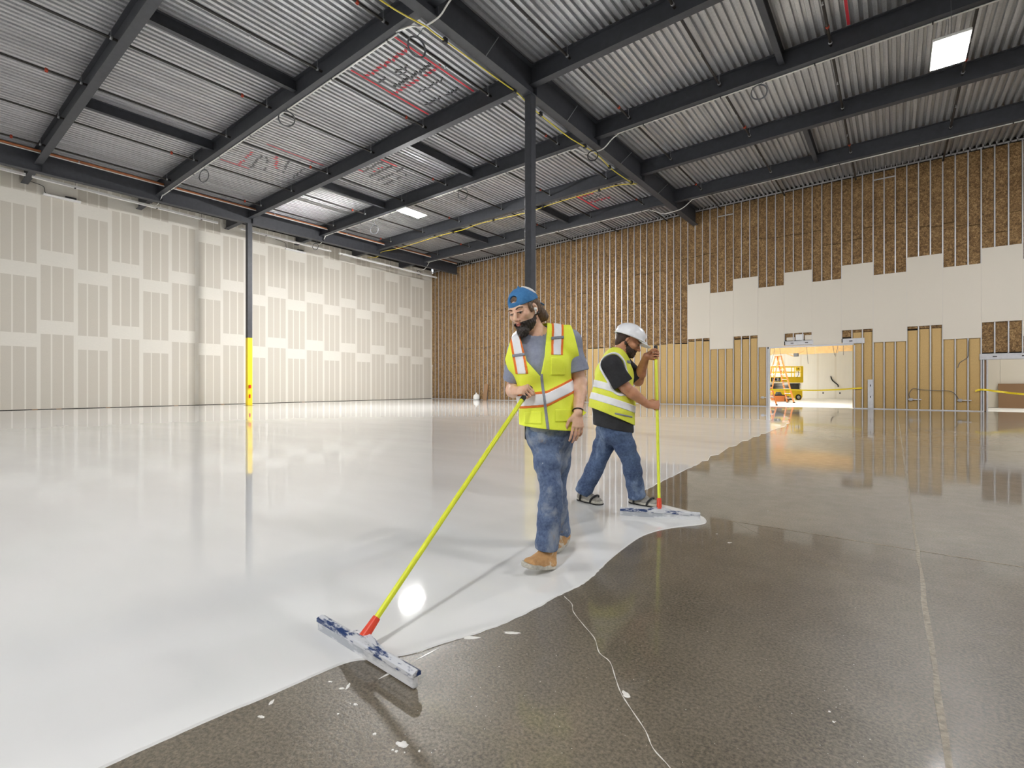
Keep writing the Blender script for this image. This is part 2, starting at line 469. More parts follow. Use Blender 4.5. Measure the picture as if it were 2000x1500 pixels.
# C-shaped stud, 1 m tall, scaled to its height; front flange towards the hall
Cs = [(-.021, 0), (.021, 0), (.021, .02), (.019, .02), (.019, .002), (-.019, .002), (-.019, .150), (.019, .150), (.019, .132), (.021, .132), (.021, .152), (-.021, .152)]
stud = MB().prism(Cs, 'z', 0, 1).mesh('stud', M['stud'])
def openings(x):
    r = []
    if D1[0] - .01 < x < D1[1] + .01: r.append((0, 3.06))
    if D2[0] - .14 < x < D2[1] + .01: r.append((0, 2.43))
    return r
studs = []
k = -52
while True:
    x = -9.28 + SP * k
    if x > 9.0: break
    studs.append(x); k += 1
for x in studs:
    if x < XL + .03: continue
    z0 = 0.0
    o = openings(x)
    if o: z0 = o[0][1] + (0.28 if x < 0 else 0.0)
    piece(stud, 'stud', wb, (x, 0, z0), (1, 1, wall_top(x) - z0))
# extra studs doubled at the openings
for x in (D1[0] - .03, D1[1] + .03, 2.98):
    piece(stud, 'stud', wb, (x, 0, 0), (1.15, 1, 3.0 if x < 0 else 2.4))
# bottom track in runs, slotted top track in segments
for (a, b) in ((XL, D1[0]), (D1[1], D2[0] - .1)):
    MB().add(*(lambda mm: (mm.v, mm.f))(MB().box(a, b, -0.006, 0.0, 0, 0.035).box(a, b, 0.0, 0.15, 0.0, 0.004))).obj('bottom_track', M['stud'], wb)
q = random.Random(9)
x = XL
while x < 9.0:
    x2 = min(x + 3.05, 9.0)
    mm = MB()
    za, zb = wall_top(x), wall_top(x2)
    n = 15
    for i in range(n):
        xa = x + (x2 - x) * i / n; xb = x + (x2 - x) * (i + 0.22) / n
        z_ = wall_top(xa)
        mm.box(xa, xb, -0.012, -0.006, z_ - .02, deck_z(xa, YB) + .1 if deck_z(xa, YB) + .1 > z_ + .22 else z_ + .22)
    mm.add([(x, -.012, za - .02), (x2, -.012, zb - .02), (x2, -.012, zb + .05), (x, -.012, za + .05), (x, -.004, za - .02), (x2, -.004, zb - .02), (x2, -.004, zb + .05), (x, -.004, za + .05)],
           [(0, 1, 2, 3), (4, 7, 6, 5), (0, 4, 5, 1), (3, 2, 6, 7), (0, 3, 7, 4), (1, 5, 6, 2)])
    mm.obj('slotted_track', M['stud'], wb)
    x = x2
# insulation batts between the studs, three lengths per bay with open butt joints; kraft-faced ones along the foot
def pillow(w, h, d, bulge, nz=4, nx=3, seed=0):
    q = random.Random(seed); vs = []; fs = []
    for j in range(nz + 1):
        for i in range(nx + 1):
            a, b = i / nx, j / nz
            e = min(a, 1 - a) * 2; g = min(b, 1 - b) * nz
            y = -bulge * min(1, e * 1.8) * min(1, g) + q.uniform(-.006, .006)
            vs.append((-w / 2 + w * a, y, h * b))
    for j in range(nz):
        for i in range(nx):
            o = j * (nx + 1) + i; fs.append((o, o + 1, o + nx + 2, o + nx + 1))
    n = len(vs)
    vs += [(-w / 2, d, 0), (w / 2, d, 0), (w / 2, d, h), (-w / 2, d, h)]
    a, b, c, e = 0, nx, n - 1, n - 1 - nx
    fs += [(n, n + 3, n + 2, n + 1)]
    fs.append(tuple(range(nx, -1, -1)) + (n, n + 1)); fs.append(tuple(range(e, n)) + (n + 2, n + 3))
    fs.append(tuple(i * (nx + 1) for i in range(nz + 1)) + (n + 3, n)); fs.append(tuple(i * (nx + 1) + nx for i in range(nz, -1, -1)) + (n + 1, n + 2))
    return vs, fs
batts = [MB().add(*pillow(SP - .046, 1.0, .13, .0, 4, 3, s)).mesh('insulation_batt', M['batt']) for s in range(4)]
krafts = []
for s in range(2):
    mm = MB(); vs, fs = pillow(SP - .046, 1.0, .10, .035, 1, 6, s)
    mm.add(vs, fs, True); krafts.append(mm.mesh('kraft_batt', M['kraft']))
q = random.Random(21)
nb = 0
for i, xs_ in enumerate(studs[:-1]):
    xc = xs_ + SP / 2
    if xc < XL + .1 or xc > 4.6: continue
    top = wall_top(xc) - .03
    kh = 0.0
    if -15.8 < xc < 3.0:
        kh = 3.5 if xc < -10.3 else 3.52
        if xc > -9.3: kh = 3.6
    lo = kh
    if D1[0] < xc < D1[1]: kh = 0; lo = 3.38
    if xc > 2.95: kh = 0; lo = 2.45
    if kh:
        piece(krafts[i % 2], 'kraft_batt', wb, (xc, 0.025 + q.uniform(0, .012), 0.03), (1, 1, kh - .05 + q.uniform(-.03, .03)))
    cuts = [lo + .02]
    H_ = top - lo; row = (i // 4)
    if H_ > 7:
        qq = random.Random(row * 7 + 1)
        cuts += [lo + H_ * (0.30 + qq.uniform(-.05, .08)) + q.uniform(-.06, .06), lo + H_ * (0.66 + qq.uniform(-.08, .06)) + q.uniform(-.06, .06)]
    elif H_ > 3: cuts += [lo + H_ * 0.5 + q.uniform(-.3, .3)]
    cuts.append(top)
    for a, b in zip(cuts[:-1], cuts[1:]):
        piece(batts[nb % 4], 'insulation_batt', wb, (xc, 0.03 + q.uniform(-.006, .018), a), (1, 1, b - a - .02)); nb += 1
# hung gypsum sheets: eleven side by side, stepped top and bottom
sx0 = -9.28; SWD = 1.2192
sheets = []
for i in range(12):
    x0 = sx0 + SWD * i; up = (i % 2 == 0)
    z0, z1 = (3.73, 6.83) if up else (3.09, 6.21)
    mm = MB()
    W = SWD - .004
    if i == 4:     # two sheets around the cut-out for the header box
        mm.box(0, W, -0.016, 0, z0, z1)
    else:
        mm.box(0, W, -0.016, 0, z0, z1)
    mm.obj('hung_gypsum_sheet', M['paper2'], wb, (x0 + .002, 0, 0))
# header beams and little framing over the openings
def slotted_beam(x0, x1, z0, z1, slots, y=-0.02, nm='header_beam'):
    mm = MB().box(x0, x1, y, y + .012, z0, z1).box(x0, x1, y, y + .15, z0, z0 + .006).box(x0, x1, y, y + .15, z1 - .006, z1)
    o = mm.obj(nm, M['stud'], wb)
    s = MB()
    for a in slots: s.prism([(a - .06, z0 + (z1 - z0) * .42), (a + .06, z0 + (z1 - z0) * .42), (a + .07, z0 + (z1 - z0) * .5), (a + .06, z0 + (z1 - z0) * .58), (a - .06, z0 + (z1 - z0) * .58), (a - .07, z0 + (z1 - z0) * .5)], 'y', y - .003, y)
    s.obj('slot', M['dark'], o)
slotted_beam(-4.36, -3.13, 3.12, 3.34, (-4.05, -3.42))
slotted_beam(-1.93, -1.07, 3.08, 3.33, (-1.6,))
slotted_beam(2.86, 5.3, 2.17, 2.42, (3.32, 4.17))
# short framing seen in the cut-out above the wide opening
for (a, b, z0, z1, mt) in ((-4.30, -3.94, 3.36, 3.53, 'paper2'), (-3.9, -3.55, 3.36, 3.66, 'white'), (-3.5, -3.2, 3.36, 3.6, 'paper2')):
    MB().box(a, b, 0.01, 0.04, z0, z1).obj('backing_board', M[mt], wb)
MB().box(D1[0], D1[1], -0.005, 0.15, 3.02, 3.10).obj('opening_head', M['stud'], wb)
for x in (D1[0], D1[1] - .004):
    MB().box(x, x + .05 if x < -3 else x + .004, 0.0, 0.16, 0, 3.06).obj('opening_jamb', M['stud'], wb)
MB().box(D2[0] - .10, D2[0] - .02, 0.03, 0.16, 0.02, 2.16).obj('opening_jamb', M['board'], wb)
MB().box(D2[0] - .03, D2[0] + .015, -0.01, 0.16, 0, 2.17).obj('opening_jamb', M['stud'], wb)
# two small steel cross pieces high up between studs
for (xa, zz) in ((-7.65, 10.35), (-0.72, 10.6)):
    MB().box(xa, xa + 2 * SP, -0.004, .04, zz, zz + .045).obj('stud_bridging', M['stud'], wb)
# upright steel panel leaning in the bay right of the opening: part of the wall
o = MB().cbox(-0.95, -0.75, -0.03, 0.0, 0.03, 1.37, .004).obj('steel_panel', M['stud'], wb)
s = MB()
for zz in (.52, 1.05): s.box(-.865, -.835, -.033, -.03, zz, zz + .09)
s.obj('knockout', M['dark'], o)

# ---------------------------------------------------------------- steel frame
def ibeam_profile(w, d, tw, tf):
    return [(-w / 2, -d), (w / 2, -d), (w / 2, -d + tf), (tw / 2, -d + tf), (tw / 2, -tf), (w / 2, -tf), (w / 2, 0), (-w / 2, 0), (-w / 2, -tf), (-tw / 2, -tf), (-tw / 2, -d + tf), (-w / 2, -d + tf)]
def sweep_beam(prof, a, b, along):
    """profile offsets (across, up) swept between two points of the deck underside"""
    n = len(prof); vs = []
    for p in (a, b):
        for (s, h) in prof:
            vs.append((p[0] + (s if along == 'y' else 0), p[1] + (s if along == 'x' else 0), p[2] + h))
    fs = [tuple(range(n))[::-1], tuple(range(n, 2 * n))] + [(i, (i + 1) % n, (i + 1) % n + n, i + n) for i in range(n)]
    return MB().add(vs, fs)
girder_p = ibeam_profile(0.30, 0.90, 0.03, 0.03); joist_p = ibeam_profile(0.24, 0.60, 0.022, 0.022); infill_p = ibeam_profile(0.16, 0.36, 0.016, 0.016)
for (gx, lab) in ((GX1, 'deep dark steel girder running over the column between the two workers'), (GX2, 'deep dark steel girder running along the white left wall'), (GX0, 'deep dark steel girder on the right, outside the picture')):
    if gx > 5: continue
    g = sweep_beam(girder_p, (gx, YF, deck_z(gx, YF)), (gx, YB - .02 if gx == GX1 else YB + .0, deck_z(gx, YB)), 'y').obj('girder', M['steel'], kind='thing', label=lab, cat='steel girder', group='roof girders')
    st = MB().box(-.14, .14, -.006, .006, -.87, -.03).mesh('stiffener', M['steel'])
    for y in JY:
        if y < YB: piece(st, 'stiffener', g, (gx, y + .13, deck_z(gx, y)))
rows = {1: ('first', 'nearest the camera on the left'), 2: ('second', ''), 3: ('third', ''), 4: ('fourth', ''), 5: ('fifth', ''), 6: ('last', '')}
def jlab(k, side):
    s = {'l': 'between the two girders', 'w': 'stub at the white wall', 'r': 'right of the main girder'}[side]
    nm = {1: 'first', 2: 'second', 3: 'third', 4: 'fourth', 5: 'fifth', 6: 'sixth'}.get(k)
    if nm is None: return 'dark steel roof joist %s, %s' % (s, {0: 'first one above the frame', -1: 'second one above the frame', -2: 'third one above the frame'}[k])
    x = ' meeting the column' if k == 3 else ''
    return 'dark steel roof joist %s, %s from the camera%s' % (s, nm, x)
for i, y in enumerate(JY):
    k = i - 2
    if y > YB: continue
    for side, xa, xb in (('w', XL + .02, GX2), ('l', GX2 + .02, GX1 - .02), ('r', GX1 + .02, XR)):
        if k < 0 and side != 'l': continue
        sweep_beam(joist_p, (xa, y, deck_z(xa, y)), (xb, y, deck_z(xb, y)), 'x').obj('roof_joist', M['steel'], kind='thing', label=jlab(k, side), cat='steel joist', group='roof joists')
third = (GX1 - GX2) / 3
ORD = {0: 'zeroth', 1: 'first', 2: 'second', 3: 'third', 4: 'fourth', 5: 'fifth', 6: 'sixth'}
for k in (1, 3, 5):
    ya, yb = JY[k + 2] + .02, JY[k + 3] - .02
    for j, x in enumerate((GX2 + third, GX2 + 2 * third, GX1 + third)):
        if k == 1 and j == 2: continue
        lab = 'short dark infill beam between the %s and %s joists, %s' % (ORD[k], ORD[k + 1], ('nearer the left girder', 'nearer the main girder', 'right of the main girder')[j])
        sweep_beam(infill_p, (x, ya, deck_z(x, ya)), (x, yb, deck_z(x, yb)), 'y').obj('infill_beam', M['steel'], kind='thing', label=lab, cat='steel beam', group='infill beams')
def column(x, y, lab):
    ztop = deck_z(x, y) - 0.90
    c_ = MB().cbox(-.125, .125, -.125, .125, 3.66, ztop, .012).obj('steel_column', M['steel'], None, (x, y, 0), kind='thing', label=lab, cat='steel column', group='steel columns')
    MB().cbox(-.127, .127, -.127, .127, 0.0, 3.66, .012).obj('yellow_guard_paint', M['yellow'], c_, label='yellow painted foot of the column')
    MB().box(-.17, .17, -.15, .15, ztop - .02, ztop).obj('cap_plate', M['steel'], c_)
    MB().box(-.2, .2, -.2, .2, 0.0, .012).obj('base_plate', M['steel'], c_)
    return c_
column(GX1, COLY, 'dark square steel column behind the man in the blue cap')
lc = column(GX2, COLY, 'dark square steel column with yellow foot by the white wall')
MB().cbox(.126, .22, -.08, .02, .95, 1.12, .01).obj('red_handle', M['redplastic'], lc)
MB().cbox(.126, .2, -.06, .0, .42, .62, .01).obj('red_valve_box', M['redplastic'], lc)

# ---------------------------------------------------------------- ceiling: corrugated deck in panels between the joist lines
ce = empty('ceiling', (0, 0, 0), kind='structure')
PITCH = 0.2
def deck_panel(x0, x1, y0, y1):
    n = int(round((x1 - x0) / PITCH)); pr = []
    for i in range(n):
        x = x0 + i * PITCH
        pr += [(x, 0), (x + .095, 0), (x + .115, .075), (x + .18, .075)]
    pr.append((x0 + n * PITCH, 0))
    vs = []
    for y in (y0, y1):
        for (x, h) in pr: vs.append((x, y, deck_z(x, y) + .002 + h))
    m_ = len(pr)
    return MB().add(vs, [(i, i + m_, i + 1 + m_, i + 1) for i in range(m_ - 1)])
ys = [YF - .2] + [y for y in JY if YF < y < YB] + [YB + .1]
xs = [XL - .2, GX2 - 0.02, GX2 + 6.2, GX2 + 12.4, GX1 + .02, GX1 + 8.02, GX1 + 16.02, XR + .4]
for ya, yb in zip(ys[:-1], ys[1:]):
    for xa, xb in zip(xs[:-1], xs[1:]):
        deck_panel(xa, xb + .01, ya - .02, yb + .02).obj('deck_panel', M['deck'], ce)
MB().box(XL - .3, XR + .3, YF - .3, YB + .3, 11.45, 11.5).obj('roof_cover', M['dark'], ce)
# ---------------------------------------------------------------- lamps (the hall's own light)
def high_bay(x, y, z, lab, grp=None, mat='lens'):
    t_ = empty('high_bay_light', (x, y, z), 0, lab, 'light', grp)
    MB().cbox(-.36, .36, -.72, .72, 0.0, .07, .012).obj('housing', M['white'], t_)
    MB().cbox(-.20, .20, -.56, .56, -.075, 0.0, .025).obj('lens', M[mat], t_)
    dz = deck_z(x, y) - z
    for s in (-.5, .5): MB().rod((0, s, .07), (0, s * .6, dz - .0), .006, 5).obj('hanging_wire', M['wire'], t_)
    MB().cbox(-.06, .06, -.16, .16, .07, .13, .01).obj('driver_box', M['white'], t_)
    return t_
high_bay(-19.19, 16.58, 9.78, 'glaring white work light hung below the fourth joist, between the two girders', 'lit high-bay lamps', 'lens_strong')
high_bay(1.12, 16.58, 9.50, 'glaring white work light at the upper right, hung near the fourth joist', 'lit high-bay lamps')
for (x, y, lb) in ((-15.0, -9.5, 'behind the camera on the left'), (1.1, -5.0, 'just behind the camera'), (11.0, 5.5, 'far to the right of the camera'), (9.5, 20.5, 'right of the frame near the brown wall'), (-10.0, -8.5, 'well behind the camera')):
    high_bay(x, y, 9.75, 'lit high-bay lamp hung outside the picture, ' + lb, 'lamps outside the picture')

# ---------------------------------------------------------------- sprinkler pipes along the deck
def sprinkler(x, first, lab):
    zc = lambda y: deck_z(x, y) - .31
    t_ = MB().tube([(x, YF + .05, zc(YF)), (x, 4, zc(4)), (x, 16, zc(16)), (x, YB - .05, zc(YB))], .037, 8).obj('sprinkler_pipe', M['pipe'], None, label=lab, cat='pipe', group='sprinkler pipes')
    for i, y in enumerate(JY):
        if not (-6 < y < YB - 1): continue
        MB().lathe([(.045, -.03), (.05, -.025), (.05, .025), (.045, .03)], (x, y - .16, zc(y)), 8, 'y').obj('pipe_clamp', M['zinc'], t_)
        MB().rod((x, y - .16, zc(y)), (x, y - .16, deck_z(x, y) + .0), .006, 5).obj('hanger_rod', M['zinc'], t_)
        ys_ = y - 2.1
        MB().rod((x, ys_, zc(ys_)), (x, ys_, zc(ys_) - .1), .014, 6).lathe([(.012, -.1), (.03, -.105), (.03, -.112), (.012, -.118)], (x, ys_, zc(ys_)), 8).obj('sprinkler_head', M['zinc'], t_)
        if (i + first) % 2 == 0:
            yc_ = y - 0.95
            MB().lathe([(.04, -.04), (.05, -.035), (.05, .035), (.04, .04)], (x, yc_, zc(yc_)), 10, 'y').cbox(x - .012, x + .012, yc_ - .03, yc_ + .03, zc(yc_) - .065, zc(yc_) + .065, .004).obj('coupling', M['red'], t_, label='red pipe coupling')
    return t_
ordn = ['first', 'second', 'third', 'fourth', 'fifth', 'sixth']
for i, x in enumerate((-10.45, -13.56, -16.65, -19.78, -22.85, -25.9)):
    sprinkler(x, i, 'thin black sprinkler pipe between the girders, %s from the main girder' % ordn[i])
for i, x in enumerate((-7.45, -4.38, -1.4, 1.7, 4.8)):
    sprinkler(x, i, 'thin black sprinkler pipe right of the main girder, %s from it' % ordn[i])

# ---------------------------------------------------------------- pipes, conduits and cables along the steel
zg = lambda y: deck_z(-26.8, y) - .28
oc = MB().tube([(-26.8, y, zg(y) + (.03 if y < 10 else 0)) for y in (-6, 0, 6, 12, 18, 24, 27.6)], .05, 8).obj('orange_pipe_run', M['orange_pipe'], None, label='long orange pipe running under the deck beside the left girder', cat='pipe')
MB().tube([(-26.72, y, zg(y) - .075) for y in (-6, 0, 6, 12, 18, 24, 27.6)], .022, 6).obj('white_sleeve', M['cable_w'], oc)
for y in (1.8, 5.2, 8.7, 13.4, 17.9, 22.4): MB().lathe([(.062, -.02), (.062, .02)], (-26.8, y, zg(y)), 8, 'y').rod((-26.8, y, zg(y)), (-26.8, y, deck_z(-26.8, y)), .007, 5).obj('hanger_rod', M['zinc'], oc)
tr = MB()
for (a, b) in ((-3, 3.9), (4.1, 11.4), (12.6, 18.2), (18.8, 27.6)):
    tr.bar((-29.0, a, 10.0 - .011 * max(0, a - 4)), (-29.0, b, 10.0 - .011 * max(0, b - 4)), .11, .10)
tro = tr.obj('cable_tray', M['white'], None, label='slim white cable tray between the left girder and the white wall', cat='cable tray')
for y in (2, 5.5, 8.6, 10.6, 14, 19, 23):
    zt = 10.0 - .011 * max(0, y - 4)
    MB().rod((-29.0, y, zt), (-29.0, y, deck_z(-29, y)), .008, 5).cbox(-29.07, -28.93, y - .03, y + .03, zt - .065, zt - .045, .004).obj('tray_hanger', M['black'], tro)
def jb(x, y): return deck_z(x, y) - .60
def conduit_joist(k, x0, x1, lab, dy=.10):
    y = JY[k + 2] + dy
    o = MB().tube([(x, y, jb(x, y) - .022) for x in np.linspace(x0, x1, 5)], .022, 6).obj('conduit', M['cable_w'], None, label=lab, cat='conduit', group='white conduits under the joists')
    for x in np.arange(x0 + 1, x1, 2.6): MB().cbox(x - .015, x + .015, y - .03, y + .03, jb(x, y) - .05, jb(x, y) + .01, .003).obj('conduit_clip', M['black'], o)
    return o
conduit_joist(2, -27.2, -10.2, 'white conduit clipped under the second joist left of the main girder')
conduit_joist(4, -27.2, -10.0, 'white conduit clipped under the fourth joist left of the main girder')
conduit_joist(4, -8.0, 8.0, 'white conduit clipped under the fourth joist right of the main girder')
conduit_joist(6, -27.2, -10.2, 'white conduit clipped under the last joist left of the main girder')
conduit_joist(6, -8.0, 8.0, 'white conduit clipped under the last joist right of the main girder')
MB().tube([(-10.0, 16.71, jb(-10, 16.7) - .022), (-9.75, 16.71, 10.27), (-9.35, 16.71, 10.0), (-9.0, 16.71, 9.96), (-8.6, 16.71, 9.97), (-8.25, 16.71, 10.22), (-8.0, 16.71, jb(-8, 16.7) - .022)], .022, 6, False, 4).obj('conduit_loop_under_girder', M['cable_w'], None, label='white conduit dipping under the main girder at the fourth joist', cat='conduit')
MB().tube([(-10.2, 8.27, jb(-10.2, 8.27) + .012), (-9.6, 8.27, 10.14), (-9.15, 8.27, 9.93), (-8.6, 8.27, 9.92), (-8.3, 8.27, 10.1), (-7.9, 8.27, 10.25), (-7.0, 8.27, jb(-7, 8.27))], .022, 6, False, 4).obj('conduit_loop_under_girder', M['cable_w'], None, label='white conduit dipping under the main girder at the second joist', cat='conduit')
MB().tube([(-10.2, 25.13, jb(-10.2, 25.1) + .012), (-9.5, 25.13, 10.05), (-9.0, 25.13, 10.03), (-8.5, 25.13, 10.1), (-8.0, 25.13, jb(-8, 25.1) + .012)], .022, 6, False, 4).obj('conduit_loop_under_girder', M['cable_w'], None, label='white conduit dipping under the main girder at the last joist', cat='conduit')
for (y, lab) in ((8.3, 'second'), (16.72, 'fourth'), (25.15, 'last')):
    MB().tube([(-27.2, y, jb(-27.2, y)), (-27.6, y, 9.86), (-28.0, y, 9.76), (-28.5, y, 9.9), (-28.9, y, 10.05)], .02, 6, False, 4).obj('conduit_elbow', M['cable_w'], None, label='white conduit bend below the left girder at the %s joist' % lab, cat='conduit', group='conduit bends at the left girder')
ycp = [(-9.04, 5.0, 9.80), (-9.04, 6.9, 9.68), (-9.04, 8.2, 9.86), (-9.04, 8.5, 9.86), (-9.04, 9.55, 9.9), (-9.04, 11.3, 9.95), (-9.03, 12.0, 9.97), (-9.06, 12.7, 9.9), (-9.04, 14.0, 9.84), (-9.04, 15.13, 9.84), (-9.04, 17.0, 10.0), (-9.04, 18.3, 9.87), (-9.04, 20.25, 9.95), (-9.15, 20.9, 10.14)]
ycp += [(-10.09, 20.96, 10.33), (-11.83, 20.96, 10.31), (-13.4, 20.96, 10.28), (-15.35, 20.96, 10.18), (-18.4, 20.96, 10.26), (-19.8, 20.96, 10.16), (-21.8, 20.96, 10.17), (-25.5, 20.96, 10.06), (-27.3, 20.96, 10.12), (-27.6, 20.96, 9.92), (-28.2, 20.96, 9.86), (-28.9, 20.96, 10.0)]
yc = MB().tube(ycp, .018, 6, False, 4).obj('extension_cable', M['cable_y'], None, label='yellow extension cable strapped along the main girder and the fifth joist', cat='cable')
for (x, y, z) in ((-9.04, 8.9, 9.88), (-9.04, 11.8, 9.97), (-9.04, 13.2, 9.88), (-9.04, 16.1, 9.95), (-9.04, 18.1, 9.88), (-9.04, 20.2, 9.95), (-11.0, 20.96, 10.32), (-14.2, 20.96, 10.24), (-17.5, 20.96, 10.25), (-20.6, 20.96, 10.17)):
    MB().cbox(x - .05, x + .05, y - .06, y + .06, z - .06, z + .07, .012).obj('cable_clip', M['black'], yc)
for i, (y0, z0, y1, z1) in enumerate(((10.1, 9.99, 10.66, 10.82), (14.3, 10.02, 15.0, 10.85), (18.45, 10.06, 19.5, 10.9), (22.45, 10.09, 23.7, 10.93))):
    MB().rod((-8.70, y0, z0), (-8.72, y1, z1), .012, 6).obj('hanger_rod', M['zinc'], None, label='thin bright brace rod on the main girder web, %s from the camera' % ordn[i], cat='rod', group='brace rods on the main girder')
def coil(c, r, ax, lab, mat='wire', turns=3, tail=None):
    q = random.Random(int(abs(c[0] * 100))); pts = []
    ax = Vector(ax).normalized(); s, t_ = frame_of(ax)
    n = 28
    for i in range(n * turns + 1):
        a = 2 * math.pi * i / n; rr = r * (1 + .05 * math.sin(i * .31) + .02 * q.random())
        pts.append(Vector(c) + (s * math.cos(a) + t_ * math.sin(a)) * rr + ax * (.012 * i / n))
    top = max(range(n), key=lambda i: pts[i].z)
    m_ = MB().tube(pts, .011, 5)
    if tail: m_.tube([pts[top], pts[top] * .5 + Vector(tail) * .5 + ax * .03, Vector(tail)], .009, 5)
    return m_.obj('cable_coil', M[mat], None, label=lab, cat='cable coil', group='cable coils waiting for lamps')
ca = (0.35, -1, 0)
coil((-22.2, 8.22, 9.62), .25, ca, 'round loop of grey cable under the second joist, near the left girder', tail=(-22.2, 8.24, 10.2))
coil((-15.65, 8.22, 9.78), .24, (1, -.6, 0), 'oval loop of grey cable under the second joist, halfway along', tail=(-15.6, 8.24, 10.3))
coil((-15.72, 16.62, 9.92), .24, ca, 'loop of grey cable under the fourth joist, right of the glaring lamp', tail=(-15.7, 16.7, 10.3))
coil((-22.3, 16.62, 9.55), .24, ca, 'loop of grey cable under the fourth joist, left of the glaring lamp', tail=(-22.3, 16.7, 10.2))
coil((-8.98, 16.6, 9.76), .19, ca, 'dark cable coil hung under the main girder at the fourth joist', 'black', turns=5, tail=(-8.98, 16.7, 9.97))
coil((-3.26, 16.6, 10.08), .22, ca, 'loop of cable under the fourth joist, right of the main girder', tail=(-3.1, 16.7, 10.4))
coil((-27.6, 16.3, 9.48), .2, ca, 'loop of cable hung below the left girder', tail=(-27.55, 16.4, 9.86))
coil((-9.45, 8.3, 9.55), .24, (1, -.25, 0), 'slim bundle of cable hung under the main girder at the second joist', turns=4, tail=(-8.97, 8.27, 9.99))
coil((XL + .05, 26.9, 10.2), .17, (1, 0.05, 0), 'small dark coil on the white wall near the corner', tail=(XL + .01, 26.9, 10.4))
# ---------------------------------------------------------------- two slim wall lamps, high on the white wall
def strip_light(y0, y1, z, lab):
    t_ = empty('strip_light', (XL + .1, (y0 + y1) / 2, z), 0, lab, 'light', 'unlit strip lights on the white wall')
    L = (y1 - y0) / 2
    MB().cbox(-.09, .07, -L, L, -.05, .05, .012).obj('housing', M['white'], t_)
    MB().cbox(-.05, .06, L * .15, L * .75, .05, .13, .01).obj('driver_box', M['black'], t_)
    MB().tube([(-.02, -L * .8, .05), (-.05, -L * .9, .14), (-.06, -L * .95, .35), (-.06, -L * 1.3, .42), (-.05, -L * 1.9, .46)], .012, 5, False, 4).obj('cord', M['black'], t_)
strip_light(4.64, 5.95, 9.72, 'slim white strip light high on the white wall, nearer the camera')
strip_light(15.84, 17.2, 9.72, 'slim white strip light high on the white wall, past the steel column')

# ---------------------------------------------------------------- paint marks sprayed across the deck ribs
def rib_marks(rows, mat, name, w=.05):
    m_ = MB(); q = random.Random(4)
    for (x0, y0, x1, y1, ln, p) in rows:
        xr = math.ceil((x0 + 9) / PITCH) * PITCH
        xs_ = np.arange(min(x0, x1), max(x0, x1), PITCH)
        for x in xs_:
            if q.random() > p: continue
            f_ = (x - x0) / (x1 - x0 + 1e-9); y = y0 + (y1 - y0) * f_ + q.uniform(-.03, .03)
            # rib bottoms of the panel this lies in
            base = [a for a in xs if a <= x][-1]
            xb = base + math.floor((x - base) / PITCH) * PITCH
            z = deck_z(xb, y) - .001
            a = q.uniform(-.04, .04)
            m_.add([(xb + .005, y - ln / 2 + a, z), (xb + .09, y - ln / 2 - a, z), (xb + .09, y + ln / 2 - a, z + .0), (xb + .005, y + ln / 2 + a, z)], [(0, 1, 2, 3)])
            m_.add([(xb + .09, y - ln / 2, z + .001), (xb + .116, y - ln / 2, z + .072), (xb + .116, y + ln / 2, z + .072), (xb + .09, y + ln / 2, z + .001)], [(0, 1, 2, 3)])
    return m_.obj(name, M[mat], ce, kind='stuff')
def rib_line(lines, mat, name):
    m_ = MB()
    for (x, y0, y1, w) in lines:
        base = [a for a in xs if a <= x][-1]; xb = base + math.floor((x - base) / PITCH) * PITCH + .02
        m_.add([(xb, y0, deck_z(xb, y0) - .001), (xb + w, y0, deck_z(xb, y0) - .001), (xb + w, y1, deck_z(xb, y1) - .001), (xb, y1, deck_z(xb, y1) - .001)], [(0, 1, 2, 3)])
    return m_.obj(name, M[mat], ce, kind='stuff')
rib_marks([(-13.2, 9.5, -11.0, 9.5, .11, .95), (-13.17, 10.62, -10.95, 10.62, .11, .95), (-22.6, 9.75, -20.9, 9.55, .1, .9), (-21.6, 10.9, -20.4, 10.3, .12, .8), (-18.9, 13.25, -17.6, 13.2, .12, .8), (-18.6, 13.9, -17.2, 13.7, .1, .6), (-13.0, 22.6, -11.7, 22.5, .16, .9), (-12.9, 23.6, -11.6, 23.6, .16, .9)], 'redpaint', 'red_paint_marks')
rib_marks([(-12.9, 9.95, -11.2, 9.95, .08, .8), (-12.88, 10.38, -11.1, 10.38, .12, .95), (-12.6, 11.1, -11.3, 11.1, .07, .8), (-12.85, 11.75, -11.25, 11.75, .09, .9), (-12.2, 10.1, -11.7, 10.2, .06, .9),
           (-22.4, 10.2, -20.7, 9.9, .1, .9), (-22.3, 10.7, -20.9, 10.2, .1, .8), (-21.9, 11.3, -20.0, 10.8, .1, .9), (-22.0, 11.9, -19.8, 11.6, .08, .7),
           (-19.0, 13.6, -17.5, 13.5, .12, .9), (-19.1, 14.1, -17.4, 14.0, .12, .9), (-19.2, 14.6, -17.3, 14.5, .12, .9), (-19.4, 15.1, -17.4, 15.0, .1, .9), (-12.8, 23.1, -12.0, 23.0, .14, .8)], 'blackpaint', 'black_paint_marks')
rib_line([(-13.25, 9.0, 12.2, .07), (-10.9, 8.6, 12.2, .07), (-22.6, 9.0, 10.2, .06), (-19.9, 9.6, 12.1, .05), (-17.4, 12.7, 14.2, .08), (-19.0, 12.8, 13.6, .08), (-13.1, 22.3, 24.9, .09), (-0.95, 12.5, 16.4, .07)], 'redpaint', 'red_paint_lines')

